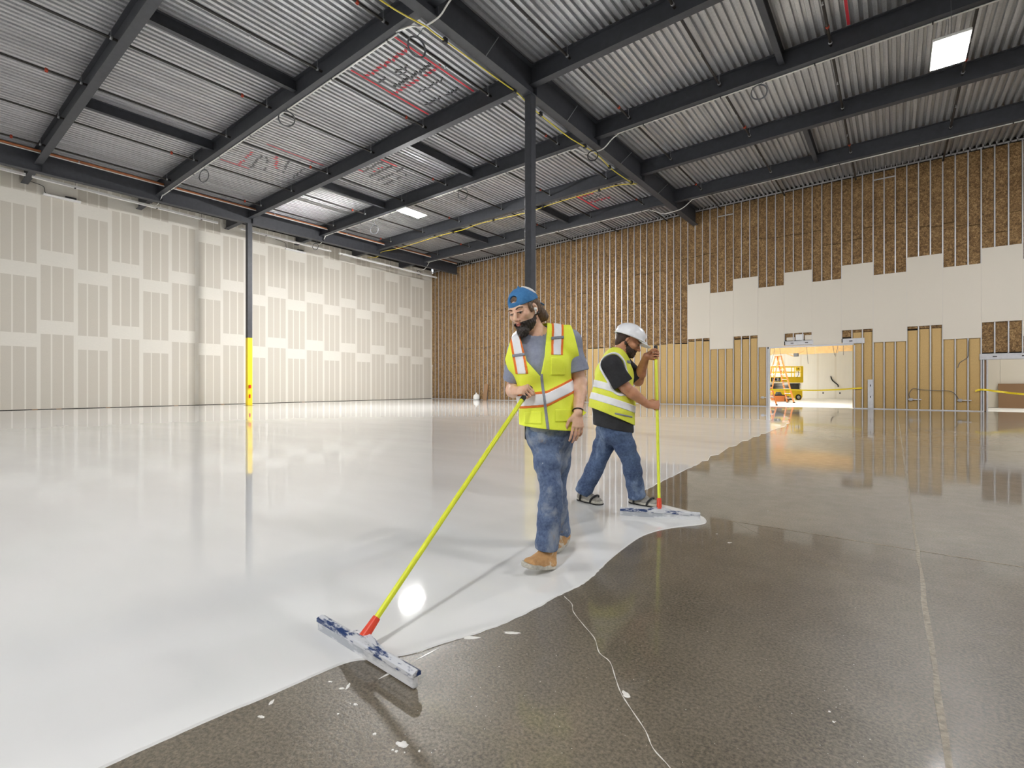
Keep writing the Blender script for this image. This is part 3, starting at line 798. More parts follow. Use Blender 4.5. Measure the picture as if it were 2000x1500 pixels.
# ---------------------------------------------------------------- electrical rough-in on the back wall
def outlet_box(x, z, dirx, lab):
    t_ = empty('outlet_box', (x, YB - .004, z), 0, lab, 'outlet box', 'outlet boxes on the studs')
    MB().cbox(-.06, .06, -.05, .02, -.06, .06, .008).obj('box', M['zinc'], t_)
    MB().bar((.05 * dirx, -.01, 0), (.36 * dirx, -.01, -.0), .03, .035).obj('mounting_bar', M['stud'], t_)
    MB().cbox(-.1, -.05, -.03, .01, -.025, .025, .006).obj('conduit_nipple', M['zinc'], t_)
outlet_box(.62, .47, 1, 'steel outlet box with a bar, low in the bay right of the steel panel')
outlet_box(2.25, .46, 1, 'steel outlet box with a bar, low in the bay nearest the second opening')
outlet_box(-5.40, .47, 1, 'steel outlet box low in the narrow bay left of the wide opening')
MB().tube([(.58, YB - .03, .52), (.56, YB - .03, .72), (.70, YB - .03, .96), (1.0, YB - .03, .90), (1.6, YB - .03, .87), (1.95, YB - .03, .84), (2.12, YB - .03, .68), (2.2, YB - .03, .52)], .012, 5, False, 5).obj('armoured_cable', M['wire'], None, label='thin dark cable looping between two outlet boxes across the tan batts', cat='cable')
MB().tube([(2.52, YB - .02, 3.0), (2.51, YB - .02, 2.5), (2.48, YB - .03, 2.28), (2.25, YB - .03, 2.07), (2.18, YB - .03, 1.85)], .012, 5, False, 5).obj('armoured_cable', M['wire'], None, label='short dark cable hanging across the tan batts by the second opening', cat='cable')
def tape(pts, w, lab):
    m_ = MB(); vs = []; P = spline([Vector(p) for p in pts], 6)
    for i, p in enumerate(P):
        a = .35 * math.sin(i * .8)
        up = Vector((0, math.sin(a), math.cos(a))) * w / 2
        vs += [p - up, p + up]
    m_.add(vs, [(2 * i, 2 * i + 2, 2 * i + 3, 2 * i + 1) for i in range(len(P) - 1)])
    o = m_.obj('caution_tape', M['tape'], None, label=lab, cat='caution tape', group='caution tapes')
    return o
tape([(-5.1, YB + .02, .88), (-4.2, YB - .02, .88), (-3.2, YB - .02, .85), (-2.2, YB - .02, .89), (-1.5, YB - .02, .95), (-1.15, YB - .03, .97)], .07, 'yellow caution tape strung across the wide opening')
tape([(2.72, YB - .03, .86), (2.9, YB - .04, .92), (3.1, YB - .02, .90), (3.5, YB - .02, .83), (4.15, YB - .02, .74), (5.2, YB, .66)], .08, 'yellow caution tape strung across the opening at the right edge')

lb = MB().cbox(-.2, .2, -.015, .015, 0, 1.2, .004).obj('leaning_board', M['board'], None, (-24.45, YB - .16, .006), label='narrow brown board leaning at the foot of the back wall near the corner', cat='board')
lb.rotation_euler = (-.1, .06, 0)
t_ = empty('white_sack', (-25.15, YB - .3, .006), 0, 'white sack slumped at the foot of the back wall beside the narrow board', 'sack')
MB().lathe([(.10, 0), (.24, .02), (.26, .16), (.22, .34), (.10, .44), (.03, .46)], (0, 0, 0), 14).obj('body', M['white'], t_)
MB().lathe([(.03, .45), (.05, .49), (.03, .54)], (0, 0, 0), 10).obj('tied_neck', M['white'], t_)
# ---------------------------------------------------------------- storeroom beyond the wide opening
SR = (-22.0, 2.75, 28.58, 47.5)
MB().box(SR[0], SR[1], YB + .16, SR[3], -.25, 0.004).obj('floor_storeroom', M['wallwhite'], kind='structure')
w_ = empty('wall_storeroom', (0, SR[3], 0), kind='structure')
pan = MB().box(-.605, .605, -.02, 0.0, 0, 1).mesh('wall_panel', M['wallwhite'])
seam = MB().box(-.07, .07, -.023, -.02, 0, 1).mesh('wall_seam', M['mud'])
for i in range(20):
    x = SR[0] + .61 + 1.22 * i
    piece(pan, 'wall_panel', w_, (x, 0, .02), (1, 1, 5.2))
    piece(seam, 'wall_seam', w_, (x + .61, 0, .02), (1, 1, 5.2))
MB().box(SR[0], SR[1] + .2, 0.0, .2, 0, 5.4).obj('wall_core', M['wallwhite'], w_)
MB().box(SR[0] - .2, SR[0], YB + .2, SR[3], 0, 5.4).obj('wall_storeroom_left', M['wallwhite'], kind='structure')
MB().box(SR[1], SR[1] + .12, YB + .2, SR[3], 0, 5.4).obj('wall_partition', M['paper2'], kind='structure')
MB().box(SR[0], XR, YB + .2, SR[3], 5.3, 5.4).obj('ceiling_storeroom', M['wallwhite'], kind='structure')
for x in (-6.9, -4.55, -3.4):
    MB().cbox(x - .05, x + .05, SR[3] - .03, SR[3] - .018, .42, .56, .004).obj('outlet_plate', M['wire'], None, label={-6.9: 'small grey outlet on the white room wall behind the scissor lift', -4.55: 'small grey outlet on the white room wall, right of the lift', -3.4: 'small grey outlet on the white room wall, nearest the right jamb'}[x], cat='outlet')
for (x, y, lb) in ((-10.5, 42.0, 'far'), (-5.5, 31.5, 'near')):
    t_ = empty('ceiling_light', (x, y, 5.2), 0, 'lit ceiling lamp in the white room, the ' + lb + ' one', 'light', 'lamps in the white room')
    MB().cbox(-.32, .32, -.62, .62, .03, .1, .01).obj('housing', M['white'], t_)
    MB().box(-.3, .3, -.6, .6, 0.015, .03).obj('lens', M['lens_room'], t_)
# rough pale bulkhead and dangling wires above the opening
bk = empty('plywood_bulkhead', (0, 36.2, 0), 0, 'pale plywood bulkhead above the wide opening to the white room', 'bulkhead')
q = random.Random(8)
for i in range(9):
    x = -10.0 + i * 1.22
    MB().box(x, x + 1.21, 0, .02, 3.12 + q.uniform(-.05, .06), 5.3).obj('panel', M['wood'], bk)
MB().bar((-5.9, -.03, 3.35), (-5.1, -.03, 2.98), .03, .06).obj('brace', M['wood'], bk)
MB().bar((-5.1, -.03, 2.98), (-4.5, -.03, 3.35), .03, .06).obj('brace', M['wood'], bk)
MB().cbox(-5.05, -4.8, -.25, 0, 2.95, 3.15, .01).obj('bracket', M['wire'], bk)
for i, (x, l, s) in enumerate(((-4.85, .75, -.15), (-4.62, .8, .12), (-3.42, .85, .06), (-2.32, .5, .06), (-2.12, .55, -.1), (-1.9, .5, .0))):
    y = 28.44
    MB().tube([(x, y, 3.03), (x + s * .2, y, 3.1 - l * .4), (x + s * .7, y, 3.1 - l * .75), (x + s, y, 3.1 - l * 1.1)], .009, 5, False, 4).obj('dangling_wire', M['wire'], None, label='thin dark wire dangling in the wide opening, %s from the left jamb' % ordn[i], cat='wire', group='wires dangling in the opening')
MB().tube([(-4.02, 47.43, 1.85), (-3.9, 47.4, 1.5), (-3.55, 47.4, 1.15), (-3.52, 47.43, .98)], .045, 6, False, 4).obj('hanging_hose', M['black'], None, label='short dark hose curling on the white room wall', cat='hose')
# ---------------------------------------------------------------- yellow scissor lift
def text_obj(s, size, mat, name, parent, loc, rot, extrude=.004, label=None):
    cu = bpy.data.curves.new(name, 'FONT'); cu.body = s; cu.size = size; cu.extrude = extrude; cu.align_x = 'CENTER'; cu.align_y = 'CENTER'
    tmp = bpy.data.objects.new('tmp', cu); COL.objects.link(tmp)
    bpy.context.view_layer.update()
    dg = bpy.context.evaluated_depsgraph_get()
    me = bpy.data.meshes.new_from_object(tmp.evaluated_get(dg)); me.name = name
    bpy.data.objects.remove(tmp)
    me.materials.clear(); me.materials.append(mat)
    o = piece(me, name, parent, loc, None, rot)
    if label: o['label'] = label
    return o
lift = empty('scissor_lift', (-6.65, 42.25, .004), YAW, 'yellow scissor lift parked in the white room behind the orange stepladder', 'scissor lift')
ch = MB().cbox(-1.2, 1.2, -.55, .55, .18, .72, .05).obj('chassis', M['yellow'], lift)
MB().cbox(-.5, .55, -.58, -.5, .24, .6, .03).obj('battery_door', M['yellow'], ch)
for (x, y) in ((-.85, -.52), (.85, -.52), (-.85, .52), (.85, .52)):
    wq = MB().lathe([(.14, -.09), (.2, -.085), (.215, -.05), (.215, .05), (.2, .085), (.14, .09)], (x, y, .215), 20, 'y').obj('wheel', M['black'], lift)
    MB().lathe([(.02, -.1), (.125, -.096), (.13, -.07), (.13, .07), (.125, .096), (.02, .1)], (x, y, .215), 16, 'y').obj('hub', M['zinc'], wq)
    MB().lathe([(.235, -.012), (.29, -.012), (.29, .012), (.235, .012)], (x, y * 1.03, .23), 20, 'y').obj('wheel_arch', M['yellow'], lift)
for i in range(5):
    z = .78 + i * .10
    for y in (-.36, .36):
        MB().bar((-1.08, y, z), (1.08, y, z + .06), .05, .055).obj('scissor_arm', M['wire'], lift)
        MB().bar((-1.08, y * .8, z + .06), (1.08, y * .8, z), .05, .055).obj('scissor_arm', M['steel'], lift)
for i in range(4):
    MB().rod((1.06, -.46, .82 + i * .12), (1.06, .46, .82 + i * .12), .035, 10).obj('pivot_pin', M['zinc'], lift)
pf = MB().cbox(-1.22, 1.22, -.56, .56, 1.3, 1.38, .02).cbox(-1.22, 1.22, -.58, -.54, 1.34, 1.74, .012).obj('platform', M['yellow'], lift)
text_obj('JCB', .37, M['white'], 'lettering', pf, (-.86, -.592, 1.53), (math.pi / 2, 0, 0))
MB().box(-1.19, -.50, -.584, -.578, 1.385, 1.675).obj('lettering_plate', M['black'], pf)
for y in (-.55, .55):
    for z in (2.1, 2.5): MB().rod((-1.2, y, z), (1.2, y, z), .03, 8).obj('guard_rail', M['yellow'], lift)
    for x in (-1.2, -.42, .34, 1.2): MB().rod((x, y, 1.38), (x, y, 2.52), .028, 8).obj('rail_post', M['yellow'], lift)
MB().cbox(1.02, 1.22, -.57, -.5, 1.38, 2.55, .03).obj('end_panel', M['yellow'], lift)
MB().rod((1.2, -.55, 2.5), (1.2, .55, 2.5), .03).rod((-1.2, -.55, 2.5), (-1.2, .55, 2.5), .03).obj('guard_rail', M['yellow'], lift)
cbx = MB().cbox(.62, .95, -.66, -.56, 2.18, 2.44, .03).obj('control_box', M['yellow'], lift)
MB().rod((.78, -.68, 2.3), (.78, -.72, 2.42), .018).obj('joystick', M['black'], cbx)
MB().tube([(.8, -.62, 2.18), (.83, -.64, 1.95), (.72, -.66, 1.75), (.66, -.64, 1.7)], .016, 6, False, 4).obj('control_cable', M['black'], lift)

# ---------------------------------------------------------------- stepladders
def stepladder(loc, rz, H, splay, W, n, lab):
    t_ = empty('stepladder', loc, rz, lab, 'stepladder', None)
    top = H - .05
    for y in (-1, 1):
        MB().bar((splay, y * W / 2, 0), (.07, y * W * .3, top), .035, .085, (1, 0, 0)).obj('rail', M['orange'], t_)
        MB().bar((-splay, y * W / 2, 0), (-.07, y * W * .3, top), .03, .06, (1, 0, 0)).obj('rear_rail', M['orange'], t_)
        MB().cbox(splay - .06, splay + .06, y * W / 2 - .03, y * W / 2 + .03, 0, .06, .01).obj('foot', M['black'], t_)
    for i in range(1, n):
        f_ = i / n; x = splay + (.07 - splay) * f_; w = W / 2 + (W * .3 - W / 2) * f_
        MB().cbox(x - .05, x + .05, -w, w, H * f_ - .015, H * f_ + .015, .004).obj('step', M['white'], t_)
        if i % 2 == 0: MB().bar((-x, -w, H * f_), (-x, w, H * f_), .03, .03).obj('rear_bar', M['white'], t_)
    MB().cbox(-.12, .12, -W * .34, W * .34, top, H, .02).obj('top_cap', M['orange'], t_)
    MB().bar((splay * .55, W * .42, H * .44), (-splay * .55, W * .42, H * .44), .02, .03).bar((splay * .55, -W * .42, H * .44), (-splay * .55, -W * .42, H * .44), .02, .03).obj('spreader', M['zinc'], t_)
    return t_
pa = FW * 30.9 + RT * (520 * 30.9 / FPX)
stepladder((pa.x, pa.y, .004), YAW + .12, 2.95, .84, .62, 10, 'tall orange stepladder standing open in front of the yellow scissor lift')
pa = FW * 26.9 + RT * (501 * 26.9 / FPX)
stepladder((pa.x, pa.y, .004), YAW + .5, 1.0, .34, .5, 4, 'short orange stepladder just inside the left jamb of the wide opening')
pa = FW * 33.5 + RT * (519 * 33.5 / FPX)
t_ = empty('tool_bin', (pa.x, pa.y, .004), YAW, 'orange bin with a dark lid under the tall stepladder', 'bin')
b_ = MB().prism([(-.3, 0.02), (.3, 0.02), (.36, .4), (-.36, .4)], 'y', -.25, .25).obj('body', M['orange'], t_)
MB().cbox(-.38, .38, -.28, .28, .4, .46, .02).obj('lid', M['black'], t_)
MB().prism([(-.1, .46), (.22, .46), (.12, .66), (-.04, .66)], 'y', -.15, .15).obj('folded_cover', M['wire'], t_)
pa = FW * 34.0 + RT * (533 * 34.0 / FPX)
t_ = empty('carton', (pa.x, pa.y, .004), YAW, 'small brown carton beside the orange bin', 'carton')
MB().cbox(-.2, .2, -.2, .2, 0, .36, .006).obj('box', M['board'], t_)
MB().box(-.2, -.01, -.2, .2, .36, .37).box(.01, .2, -.2, .2, .36, .37).obj('flap', M['board'], t_)

# ---------------------------------------------------------------- second opening at the right edge
MB().box(2.87, XR, YB + .16, 33.6, -.25, 0.004).obj('floor_side_room', M['wallwhite'], kind='structure')
sr = empty('wall_side_room', (0, 33.45, 0), kind='structure')
MB().box(2.87, XR, 0, .15, 0, 5.3).obj('wall_core', M['dark'], sr)
for i in range(6): MB().box(2.88 + 1.22 * i, 2.88 + 1.22 * i + 1.214, -.016, 0, .02, 5.2).obj('gypsum_sheet', M['paper2'], sr)
t_ = empty('ceiling_light', (6.6, 30.8, 5.2), 0, 'lit ceiling lamp in the side room, out of sight', 'light', 'lamps in the side room')
MB().cbox(-.3, .3, -.3, .3, .03, .1, .01).obj('housing', M['white'], t_)
MB().box(-.2, .2, -.2, .2, 0.015, .03).obj('lens', M['lens_room'], t_)
bd = MB().cbox(4.02, 6.4, -.012, .012, 0, 1.18, .003).obj('fibreboard_sheet', M['board'], None, (0, 33.28, .004), label='brown fibreboard sheet leaning on the wall in the right opening', cat='board')
bd.rotation_euler = (-.09, 0, 0)
pa = FW * 29.3 + RT * (976 * 29.3 / FPX)
t_ = empty('red_tool', (pa.x, pa.y, .004), YAW, 'red and black tool lying in front of the brown board', 'tool')
MB().cbox(-.32, .1, -.08, .08, 0, .11, .03).obj('body', M['redplastic'], t_)
MB().cbox(.08, .3, -.09, .09, 0, .24, .05).rod((.2, 0, .2), (.12, 0, .33), .03).obj('motor', M['black'], t_)
pa = FW * 29.3 + RT * (996 * 29.3 / FPX)
t_ = empty('grey_bin', (pa.x, pa.y, .004), YAW, 'low grey bin at the right edge beside the red tool', 'bin')
MB().prism([(-.28, 0), (.28, 0), (.32, .25), (-.32, .25)], 'y', -.2, .2).obj('body', M['stud'], t_)
MB().cbox(-.34, .34, -.22, .22, .25, .28, .01).obj('rim', M['stud'], t_)
# ---------------------------------------------------------------- bodies: implicit surfaces turned into one continuous mesh each
NV = np.array
def nrm(v): v = NV(v, float); return v / np.linalg.norm(v)
class U:
    """smooth union of tapered limbs and ellipsoids"""
    def __init__(self): self.p = []
    def limb(self, a, b, ra, rb, k=.02):
        a, b = NV(a, float), NV(b, float)
        self.p.append(('l', (a, b, ra, rb), k, (a + b) / 2, np.linalg.norm(b - a) / 2 + max(ra, rb))); return self
    def chain(self, pts, rs, k=.02):
        for i in range(len(pts) - 1): self.limb(pts[i], pts[i + 1], rs[i], rs[i + 1], k)
        return self
    def trunk(self, a, b, side, wa, da, wb, db, k=.04):
        a, b = NV(a, float), NV(b, float); ax = nrm(b - a); s = NV(side, float); s = nrm(s - ax * s.dot(ax)); n = np.cross(ax, s)
        self.p.append(('t', (a, b, s, n, ax, wa, da, wb, db), k, (a + b) / 2, np.linalg.norm(b - a) / 2 + max(wa, wb, da, db))); return self
    def ell(self, c, r, R=np.eye(3), k=.015, sub=False):
        c = NV(c, float); r = NV(r, float) * np.ones(3)
        self.p.append(('s' if sub else 'e', (c, r, R), k, c, r.max())); return self
    def __call__(self, P, infl=0.0):
        d = np.full(len(P), 1.0); lo, hi = P.min(0), P.max(0)
        for kind, dat, k, c, R in self.p:
            g = np.linalg.norm(np.maximum(0, np.maximum(lo - c, c - hi))) - R
            if g > .09 + infl: continue
            if kind == 'l':
                a, b, ra, rb = dat; ab = b - a; pa = P - a
                t_ = np.clip(pa @ ab / max(ab @ ab, 1e-9), 0, 1)
                e = np.linalg.norm(pa - t_[:, None] * ab, axis=1) - (ra + (rb - ra) * t_)
            elif kind == 't':
                a, b, s, n, ax, wa, da, wb, db = dat; ab = b - a; pa = P - a
                t_ = np.clip(pa @ ab / (ab @ ab), 0, 1); q = pa - t_[:, None] * ab
                w = wa + (wb - wa) * t_; dp = da + (db - da) * t_; mn = np.minimum(w, dp)
                e = (np.sqrt((q @ s / w) ** 2 + (q @ n / dp) ** 2 + (q @ ax / mn) ** 2) - 1) * mn
            else:
                c_, r, Rm = dat; q = (P - c_) @ Rm
                k0 = np.linalg.norm(q / r, axis=1); k1 = np.linalg.norm(q / (r * r), axis=1) + 1e-9
                e = k0 * (k0 - 1) / k1
                if kind == 's':
                    h = np.clip(.5 - .5 * (d + e) / k, 0, 1); d = d * (1 - h) - e * h + k * h * (1 - h); continue
            h = np.clip(.5 + .5 * (d - e) / k, 0, 1)
            d = d * (1 - h) + e * h - k * h * (1 - h)
        return d - infl
def half(P, p, n): return (P - NV(p, float)) @ nrm(n)          # < 0 behind the plane
def slab(P, p, n, w): return np.abs((P - NV(p, float)) @ nrm(n)) - w / 2
def cap(P, a, b, r):
    a, b = NV(a, float), NV(b, float); ab = b - a; pa = P - a
    t_ = np.clip(pa @ ab / max(ab @ ab, 1e-9), 0, 1)
    return np.linalg.norm(pa - t_[:, None] * ab, axis=1) - r
def folds(P, amp, f=40., seed=0, stretch=(1, 1, 1)):
    q = P * NV(stretch) * f; s = seed * 1.7
    return amp * (np.sin(q[:, 0] * 1.1 + 1.9 * np.sin(q[:, 2] * .43 + s) + s) * np.sin(q[:, 2] * .9 + 1.3 * np.sin(q[:, 1] * .6 + q[:, 0] * .35 + s)) * .6 + .4 * np.sin(q[:, 1] * 1.3 + q[:, 2] * 1.7 + 2 * np.sin(q[:, 0] * .5 + s)))
def surf(fn, lo, hi, h, name, mat, parent, **kw):
    """surface nets on a sparse block grid"""
    B = 8; lo = NV(lo, float); nb = np.ceil((NV(hi) - lo) / (h * B)).astype(int); N = nb * B
    gi = np.stack(np.meshgrid(*[np.arange(n) for n in nb], indexing='ij'), -1).reshape(-1, 3)
    cen = lo + (gi * B + (B - 1) / 2) * h
    dc = np.empty(len(cen))
    for i in range(nb[0]):       # slice by slice so that distant limbs are skipped
        m_ = gi[:, 0] == i; dc[m_] = fn(cen[m_])
    G = np.ones(N, np.float32)
    sgn = np.where(dc < 0, -1, 1).astype(np.float32).reshape(nb)
    G = np.repeat(np.repeat(np.repeat(sgn, B, 0), B, 1), B, 2)
    keep = gi[np.abs(dc) < h * B * 1.15 + .012]
    off = np.stack(np.meshgrid(*[np.arange(B)] * 3, indexing='ij'), -1).reshape(-1, 3)
    order = np.lexsort((keep[:, 1] // 3, keep[:, 0] // 3, keep[:, 2] // 3)); keep = keep[order]
    for s in range(0, len(keep), 24):
        kb = keep[s:s + 24]
        idx = (kb[:, None, :] * B + off[None]).reshape(-1, 3)
        G[idx[:, 0], idx[:, 1], idx[:, 2]] = fn(lo + idx * h)
    G[0] = G[-1] = 1; G[:, 0] = G[:, -1] = 1; G[:, :, 0] = G[:, :, -1] = 1
    S = G < 0
    c8 = [(i, j, k) for i in (0, 1) for j in (0, 1) for k in (0, 1)]
    cnt = np.zeros(NV(S.shape) - 1, np.int8)
    for (i, j, k) in c8: cnt += S[i:S.shape[0] - 1 + i, j:S.shape[1] - 1 + j, k:S.shape[2] - 1 + k]
    act = np.argwhere((cnt > 0) & (cnt < 8))
    vid = np.full(cnt.shape, -1, np.int32); vid[act[:, 0], act[:, 1], act[:, 2]] = np.arange(len(act))
    val = {c: G[act[:, 0] + c[0], act[:, 1] + c[1], act[:, 2] + c[2]] for c in c8}
    acc = np.zeros((len(act), 3)); n_ = np.zeros(len(act))
    for c in c8:
        for ax in range(3):
            if c[ax]: continue
            e = list(c); e[ax] = 1; va, vb = val[c], val[tuple(e)]
            x = (va < 0) != (vb < 0); t_ = np.where(x, va / np.where(x, va - vb, 1), 0)
            p = np.tile(NV(c, float), (len(act), 1)); p[:, ax] += t_
            acc += p * x[:, None]; n_ += x
    V = lo + (act + acc / n_[:, None]) * h
    quads = []
    for ax in range(3):
        b_, c_ = (ax + 1) % 3, (ax + 2) % 3
        s0 = [slice(None)] * 3; s1 = [slice(None)] * 3; s0[ax] = slice(0, -1); s1[ax] = slice(1, None)
        d_ = S[tuple(s0)].astype(np.int8) - S[tuple(s1)].astype(np.int8)
        E = np.argwhere(d_ != 0)
        E = E[(E[:, b_] > 0) & (E[:, c_] > 0) & (E[:, b_] < S.shape[b_] - 1) & (E[:, c_] < S.shape[c_] - 1)]
        sg = d_[E[:, 0], E[:, 1], E[:, 2]]
        def g(db, dc2):
            q = E.copy(); q[:, b_] -= db; q[:, c_] -= dc2
            return vid[q[:, 0], q[:, 1], q[:, 2]]
        Q = np.stack([g(1, 1), g(0, 1), g(0, 0), g(1, 0)], 1)
        Q[sg < 0] = Q[sg < 0][:, ::-1]
        quads.append(Q)
    Q = np.concatenate(quads); Q = Q[(Q >= 0).all(1)]
    me = bpy.data.meshes.new(name)
    me.vertices.add(len(V)); me.vertices.foreach_set('co', V.astype(np.float32).ravel())
    me.loops.add(len(Q) * 4); me.loops.foreach_set('vertex_index', Q.astype(np.int32).ravel())
    me.polygons.add(len(Q)); me.polygons.foreach_set('loop_start', np.arange(0, len(Q) * 4, 4, dtype=np.int32))
    me.polygons.foreach_set('use_smooth', np.ones(len(Q), bool))
    me.update(calc_edges=True); me.validate()
    me.materials.append(mat)
    o = bpy.data.objects.new(name, me); link(o, parent)
    return tag(o, **kw)
def hand(u, wrist, d, n, ts, curl, sc=1.0, thumb=(0.5, 0.3), spread=.0):
    """palm, four unequal fingers bent at three joints, thumb from the side of the palm.
    d: towards the knuckles, n: the way the palm faces, ts: thumb side"""
    w = NV(wrist, float); d, n = nrm(d), nrm(n); ts = nrm(NV(ts) - d * NV(ts).dot(d)); n = nrm(n - d * n.dot(d) - ts * n.dot(ts))
    u.trunk(w + d * .015 * sc, w + d * .082 * sc, ts, .030 * sc, .016 * sc, .040 * sc, .0125 * sc, .012)
    for i, (o, l, r) in enumerate(((.031, .044, .0088), (.0105, .049, .0092), (-.0105, .045, .0088), (-.030, .035, .0076))):
        a = w + d * (.086 - .003 * abs(i - 1)) * sc + ts * o * sc
        c = curl[i] if isinstance(curl[0], (list, tuple)) else curl
        ang = 0; p = a; R_ = r * sc
        fd = nrm(d + ts * (spread * (1.5 - i)))
        for j, (f_, rr) in enumerate(((1.0, .92), (.62, .84), (.5, .72))):
            ang += c[j]; v = fd * math.cos(ang) + n * math.sin(ang)
            q = p + v * l * f_ * sc
            u.limb(p, q, R_, r * rr * sc, .004); p = q; R_ = r * rr * sc
    t0 = w + d * .022 * sc + ts * .024 * sc + n * .006 * sc
    v1 = nrm(d * .75 + ts * .75 + n * thumb[0]); t1 = t0 + v1 * .04 * sc
    v2 = nrm(d * .95 + ts * (.35 - thumb[1]) + n * (thumb[0] + thumb[1])); t2 = t1 + v2 * .032 * sc
    v3 = nrm(d * .95 + ts * (.1 - 2 * thumb[1]) + n * (thumb[0] * .8 + thumb[1])); t3 = t2 + v3 * .024 * sc
    u.limb(t0, t1, .0145 * sc, .0115 * sc, .01).limb(t1, t2, .0115 * sc, .0095 * sc, .004).limb(t2, t3, .0095 * sc, .008 * sc, .004)
    return u
def fist(u, wrist, grip, pd, d, left, sc):
    """fist closed round a pole, thumb towards pd"""
    d = nrm(NV(d, float) - pd * NV(d, float).dot(pd)); n = np.cross(pd, d) * (-1 if left else 1)
    return hand(u, wrist, d, n, pd, (1.35, 1.5, 1.0), sc, (.75, .4))
def fist_wrist(grip, pd, d, left, sc):
    d = nrm(NV(d, float) - pd * NV(d, float).dot(pd)); n = np.cross(pd, d) * (-1 if left else 1)
    return grip - d * .078 * sc - n * .025 * sc
def head_axes(f, roll):
    f = nrm(f); x = nrm(np.cross(f, [0, 0, 1])); z = np.cross(x, f)
    c, s = math.cos(roll), math.sin(roll)
    return np.stack([x * c + z * s, f, z * c - x * s], 1)      # columns: his right, forward, up
def head(u, C, R, sc=1.0):
    L = lambda x, y, z: C + R @ (NV([x, y, z]) * sc)
    E = lambda c, r, k=.012, sub=False: u.ell(L(*c), NV(r) * sc, R, k, sub)
    E((0, -.012, .035), (.074, .096, .086), .03); E((0, .02, -.03), (.064, .072, .082), .03); E((0, .035, -.075), (.050, .052, .046), .025)
    E((0, .074, -.103), (.024, .02, .018), .02)
    u.limb(L(-.036, .080, .024), L(.036, .080, .024), .015 * sc, .015 * sc, .015)
    for s in (-1, 1):
        E((s * .044, .060, -.020), (.026, .026, .022), .02)
        E((s * .034, .101, .003), (.019, .018, .013), .010, True)
        E((s * .033, .079, .002), (.0145, .0145, .0125), .003)
        u.limb(L(s * .017, .0905, .0070), L(s * .049, .081, .005), .0062 * sc, .0050 * sc, .004)
        u.limb(L(s * .020, .088, -.007), L(s * .046, .080, -.005), .004 * sc, .003 * sc, .005)
        E((s * .012, .099, -.040), (.009, .010, .008), .006)
        e = L(s * .075, -.012, -.008); u.ell(e, NV([.009, .019, .032]) * sc, R, .006)
        u.ell(L(s * .080, -.004, -.008), NV([.008, .010, .018]) * sc, R, .004, True)
    u.limb(L(0, .088, .012), L(0, .117, -.034), .0085 * sc, .0125 * sc, .010)
    E((0, .093, -.062), (.024, .010, .0060), .005); E((0, .092, -.073), (.021, .010, .0070), .005)
    return L
def skinmat(name, rgb, hi):
    t = NT(name); f = t.noise(t.coord(), 26, 4); t.base(t.ramp(f, [(0.3, srgb(*rgb)), (0.7, srgb(*hi))]))
    t.set(Roughness=0.5, Subsurface_Weight=0.12, Subsurface_Scale=0.01); return t.m
M['skin1'] = skinmat('skin_fair', (216, 170, 142), (234, 194, 168)); M['skin2'] = skinmat('skin_tanned', (186, 130, 98), (204, 150, 118))
def cloth(name, a, b, scale=40, rough=.85, stains=None, bump=.15):
    t = NT(name); c = t.coord(); f = t.noise(c, scale, 4, .6); g = t.noise(c, 5, 3)
    col = t.ramp(t.math('MULTIPLY_ADD', f, .5, t.math('MULTIPLY', g, .5)), [(.35, srgb(*a)), (.65, srgb(*b))])
    if stains:
        for (rgb, sc_, lo, hi) in stains:
            col = t.mix(t.ramp(t.noise(t.coord((1, 1, .6)), sc_, 5, .65, .4), [(lo, (0, 0, 0)), (hi, (1, 1, 1))]), col, srgb(*rgb))
    t.base(col); t.set(Roughness=rough); t.bump(f, bump, .002); return t.m
M['vest'] = cloth('lime_vest_mesh', (234, 249, 62), (244, 253, 88), 120, .7)
M['vest2'] = cloth('lime_vest_mesh_b', (222, 228, 64), (234, 240, 88), 120, .7)
M['shirt1'] = cloth('grey_blue_jersey', (128, 134, 154), (150, 156, 174), 60)
M['shirt2'] = cloth('black_jersey', (30, 30, 34), (44, 44, 48), 60)
M['jeans1'] = cloth('stained_denim', (60, 76, 110), (112, 130, 160), 60, .9, [((150, 158, 170), 7, .50, .68), ((142, 122, 92), 5, .60, .70), ((230, 230, 228), 60, .70, .74)], .35)
M['jeans2'] = cloth('blue_denim', (46, 62, 94), (92, 112, 146), 60, .9, [((132, 150, 176), 5, .54, .72)], .35)
M['silver'] = cloth('silver_reflective_tape', (232, 234, 238), (246, 246, 248), 20, .35, None, .05)
M['otrim'] = cloth('orange_trim', (232, 112, 36), (240, 130, 50), 60, .7)
M['zip'] = cloth('grey_zip_tape', (118, 122, 136), (150, 154, 164), 60, .6)
M['hair1'] = cloth('brown_hair', (58, 42, 32), (112, 88, 66), 130, .55, None, .6); M['beard1'] = cloth('dark_beard', (24, 18, 16), (58, 46, 40), 140, .6, None, .6)
M['hair2'] = cloth('dark_stubble', (46, 34, 28), (84, 62, 50), 140, .7, None, .4)
M['capblue'] = cloth('blue_cap_cotton', (40, 98, 150), (66, 126, 178), 60)
M['lip'] = plain('lip', (176, 104, 92), .5)
M['tan'] = cloth('tan_nubuck', (164, 122, 80), (196, 154, 104), 40, .85, [((206, 198, 180), 14, .55, .66)]); M['sole'] = cloth('pale_dirty_sole', (150, 146, 136), (206, 202, 190), 50, .8)
M['shoe2'] = cloth('grey_shoe', (120, 116, 108), (158, 154, 146), 40); M['eyew'] = plain('eye_white', (170, 156, 144), .25); M['iris'] = plain('dark_iris', (44, 30, 22), .2)
M['hat'] = plain('white_hard_hat', (236, 238, 242), .3, 0, .02)
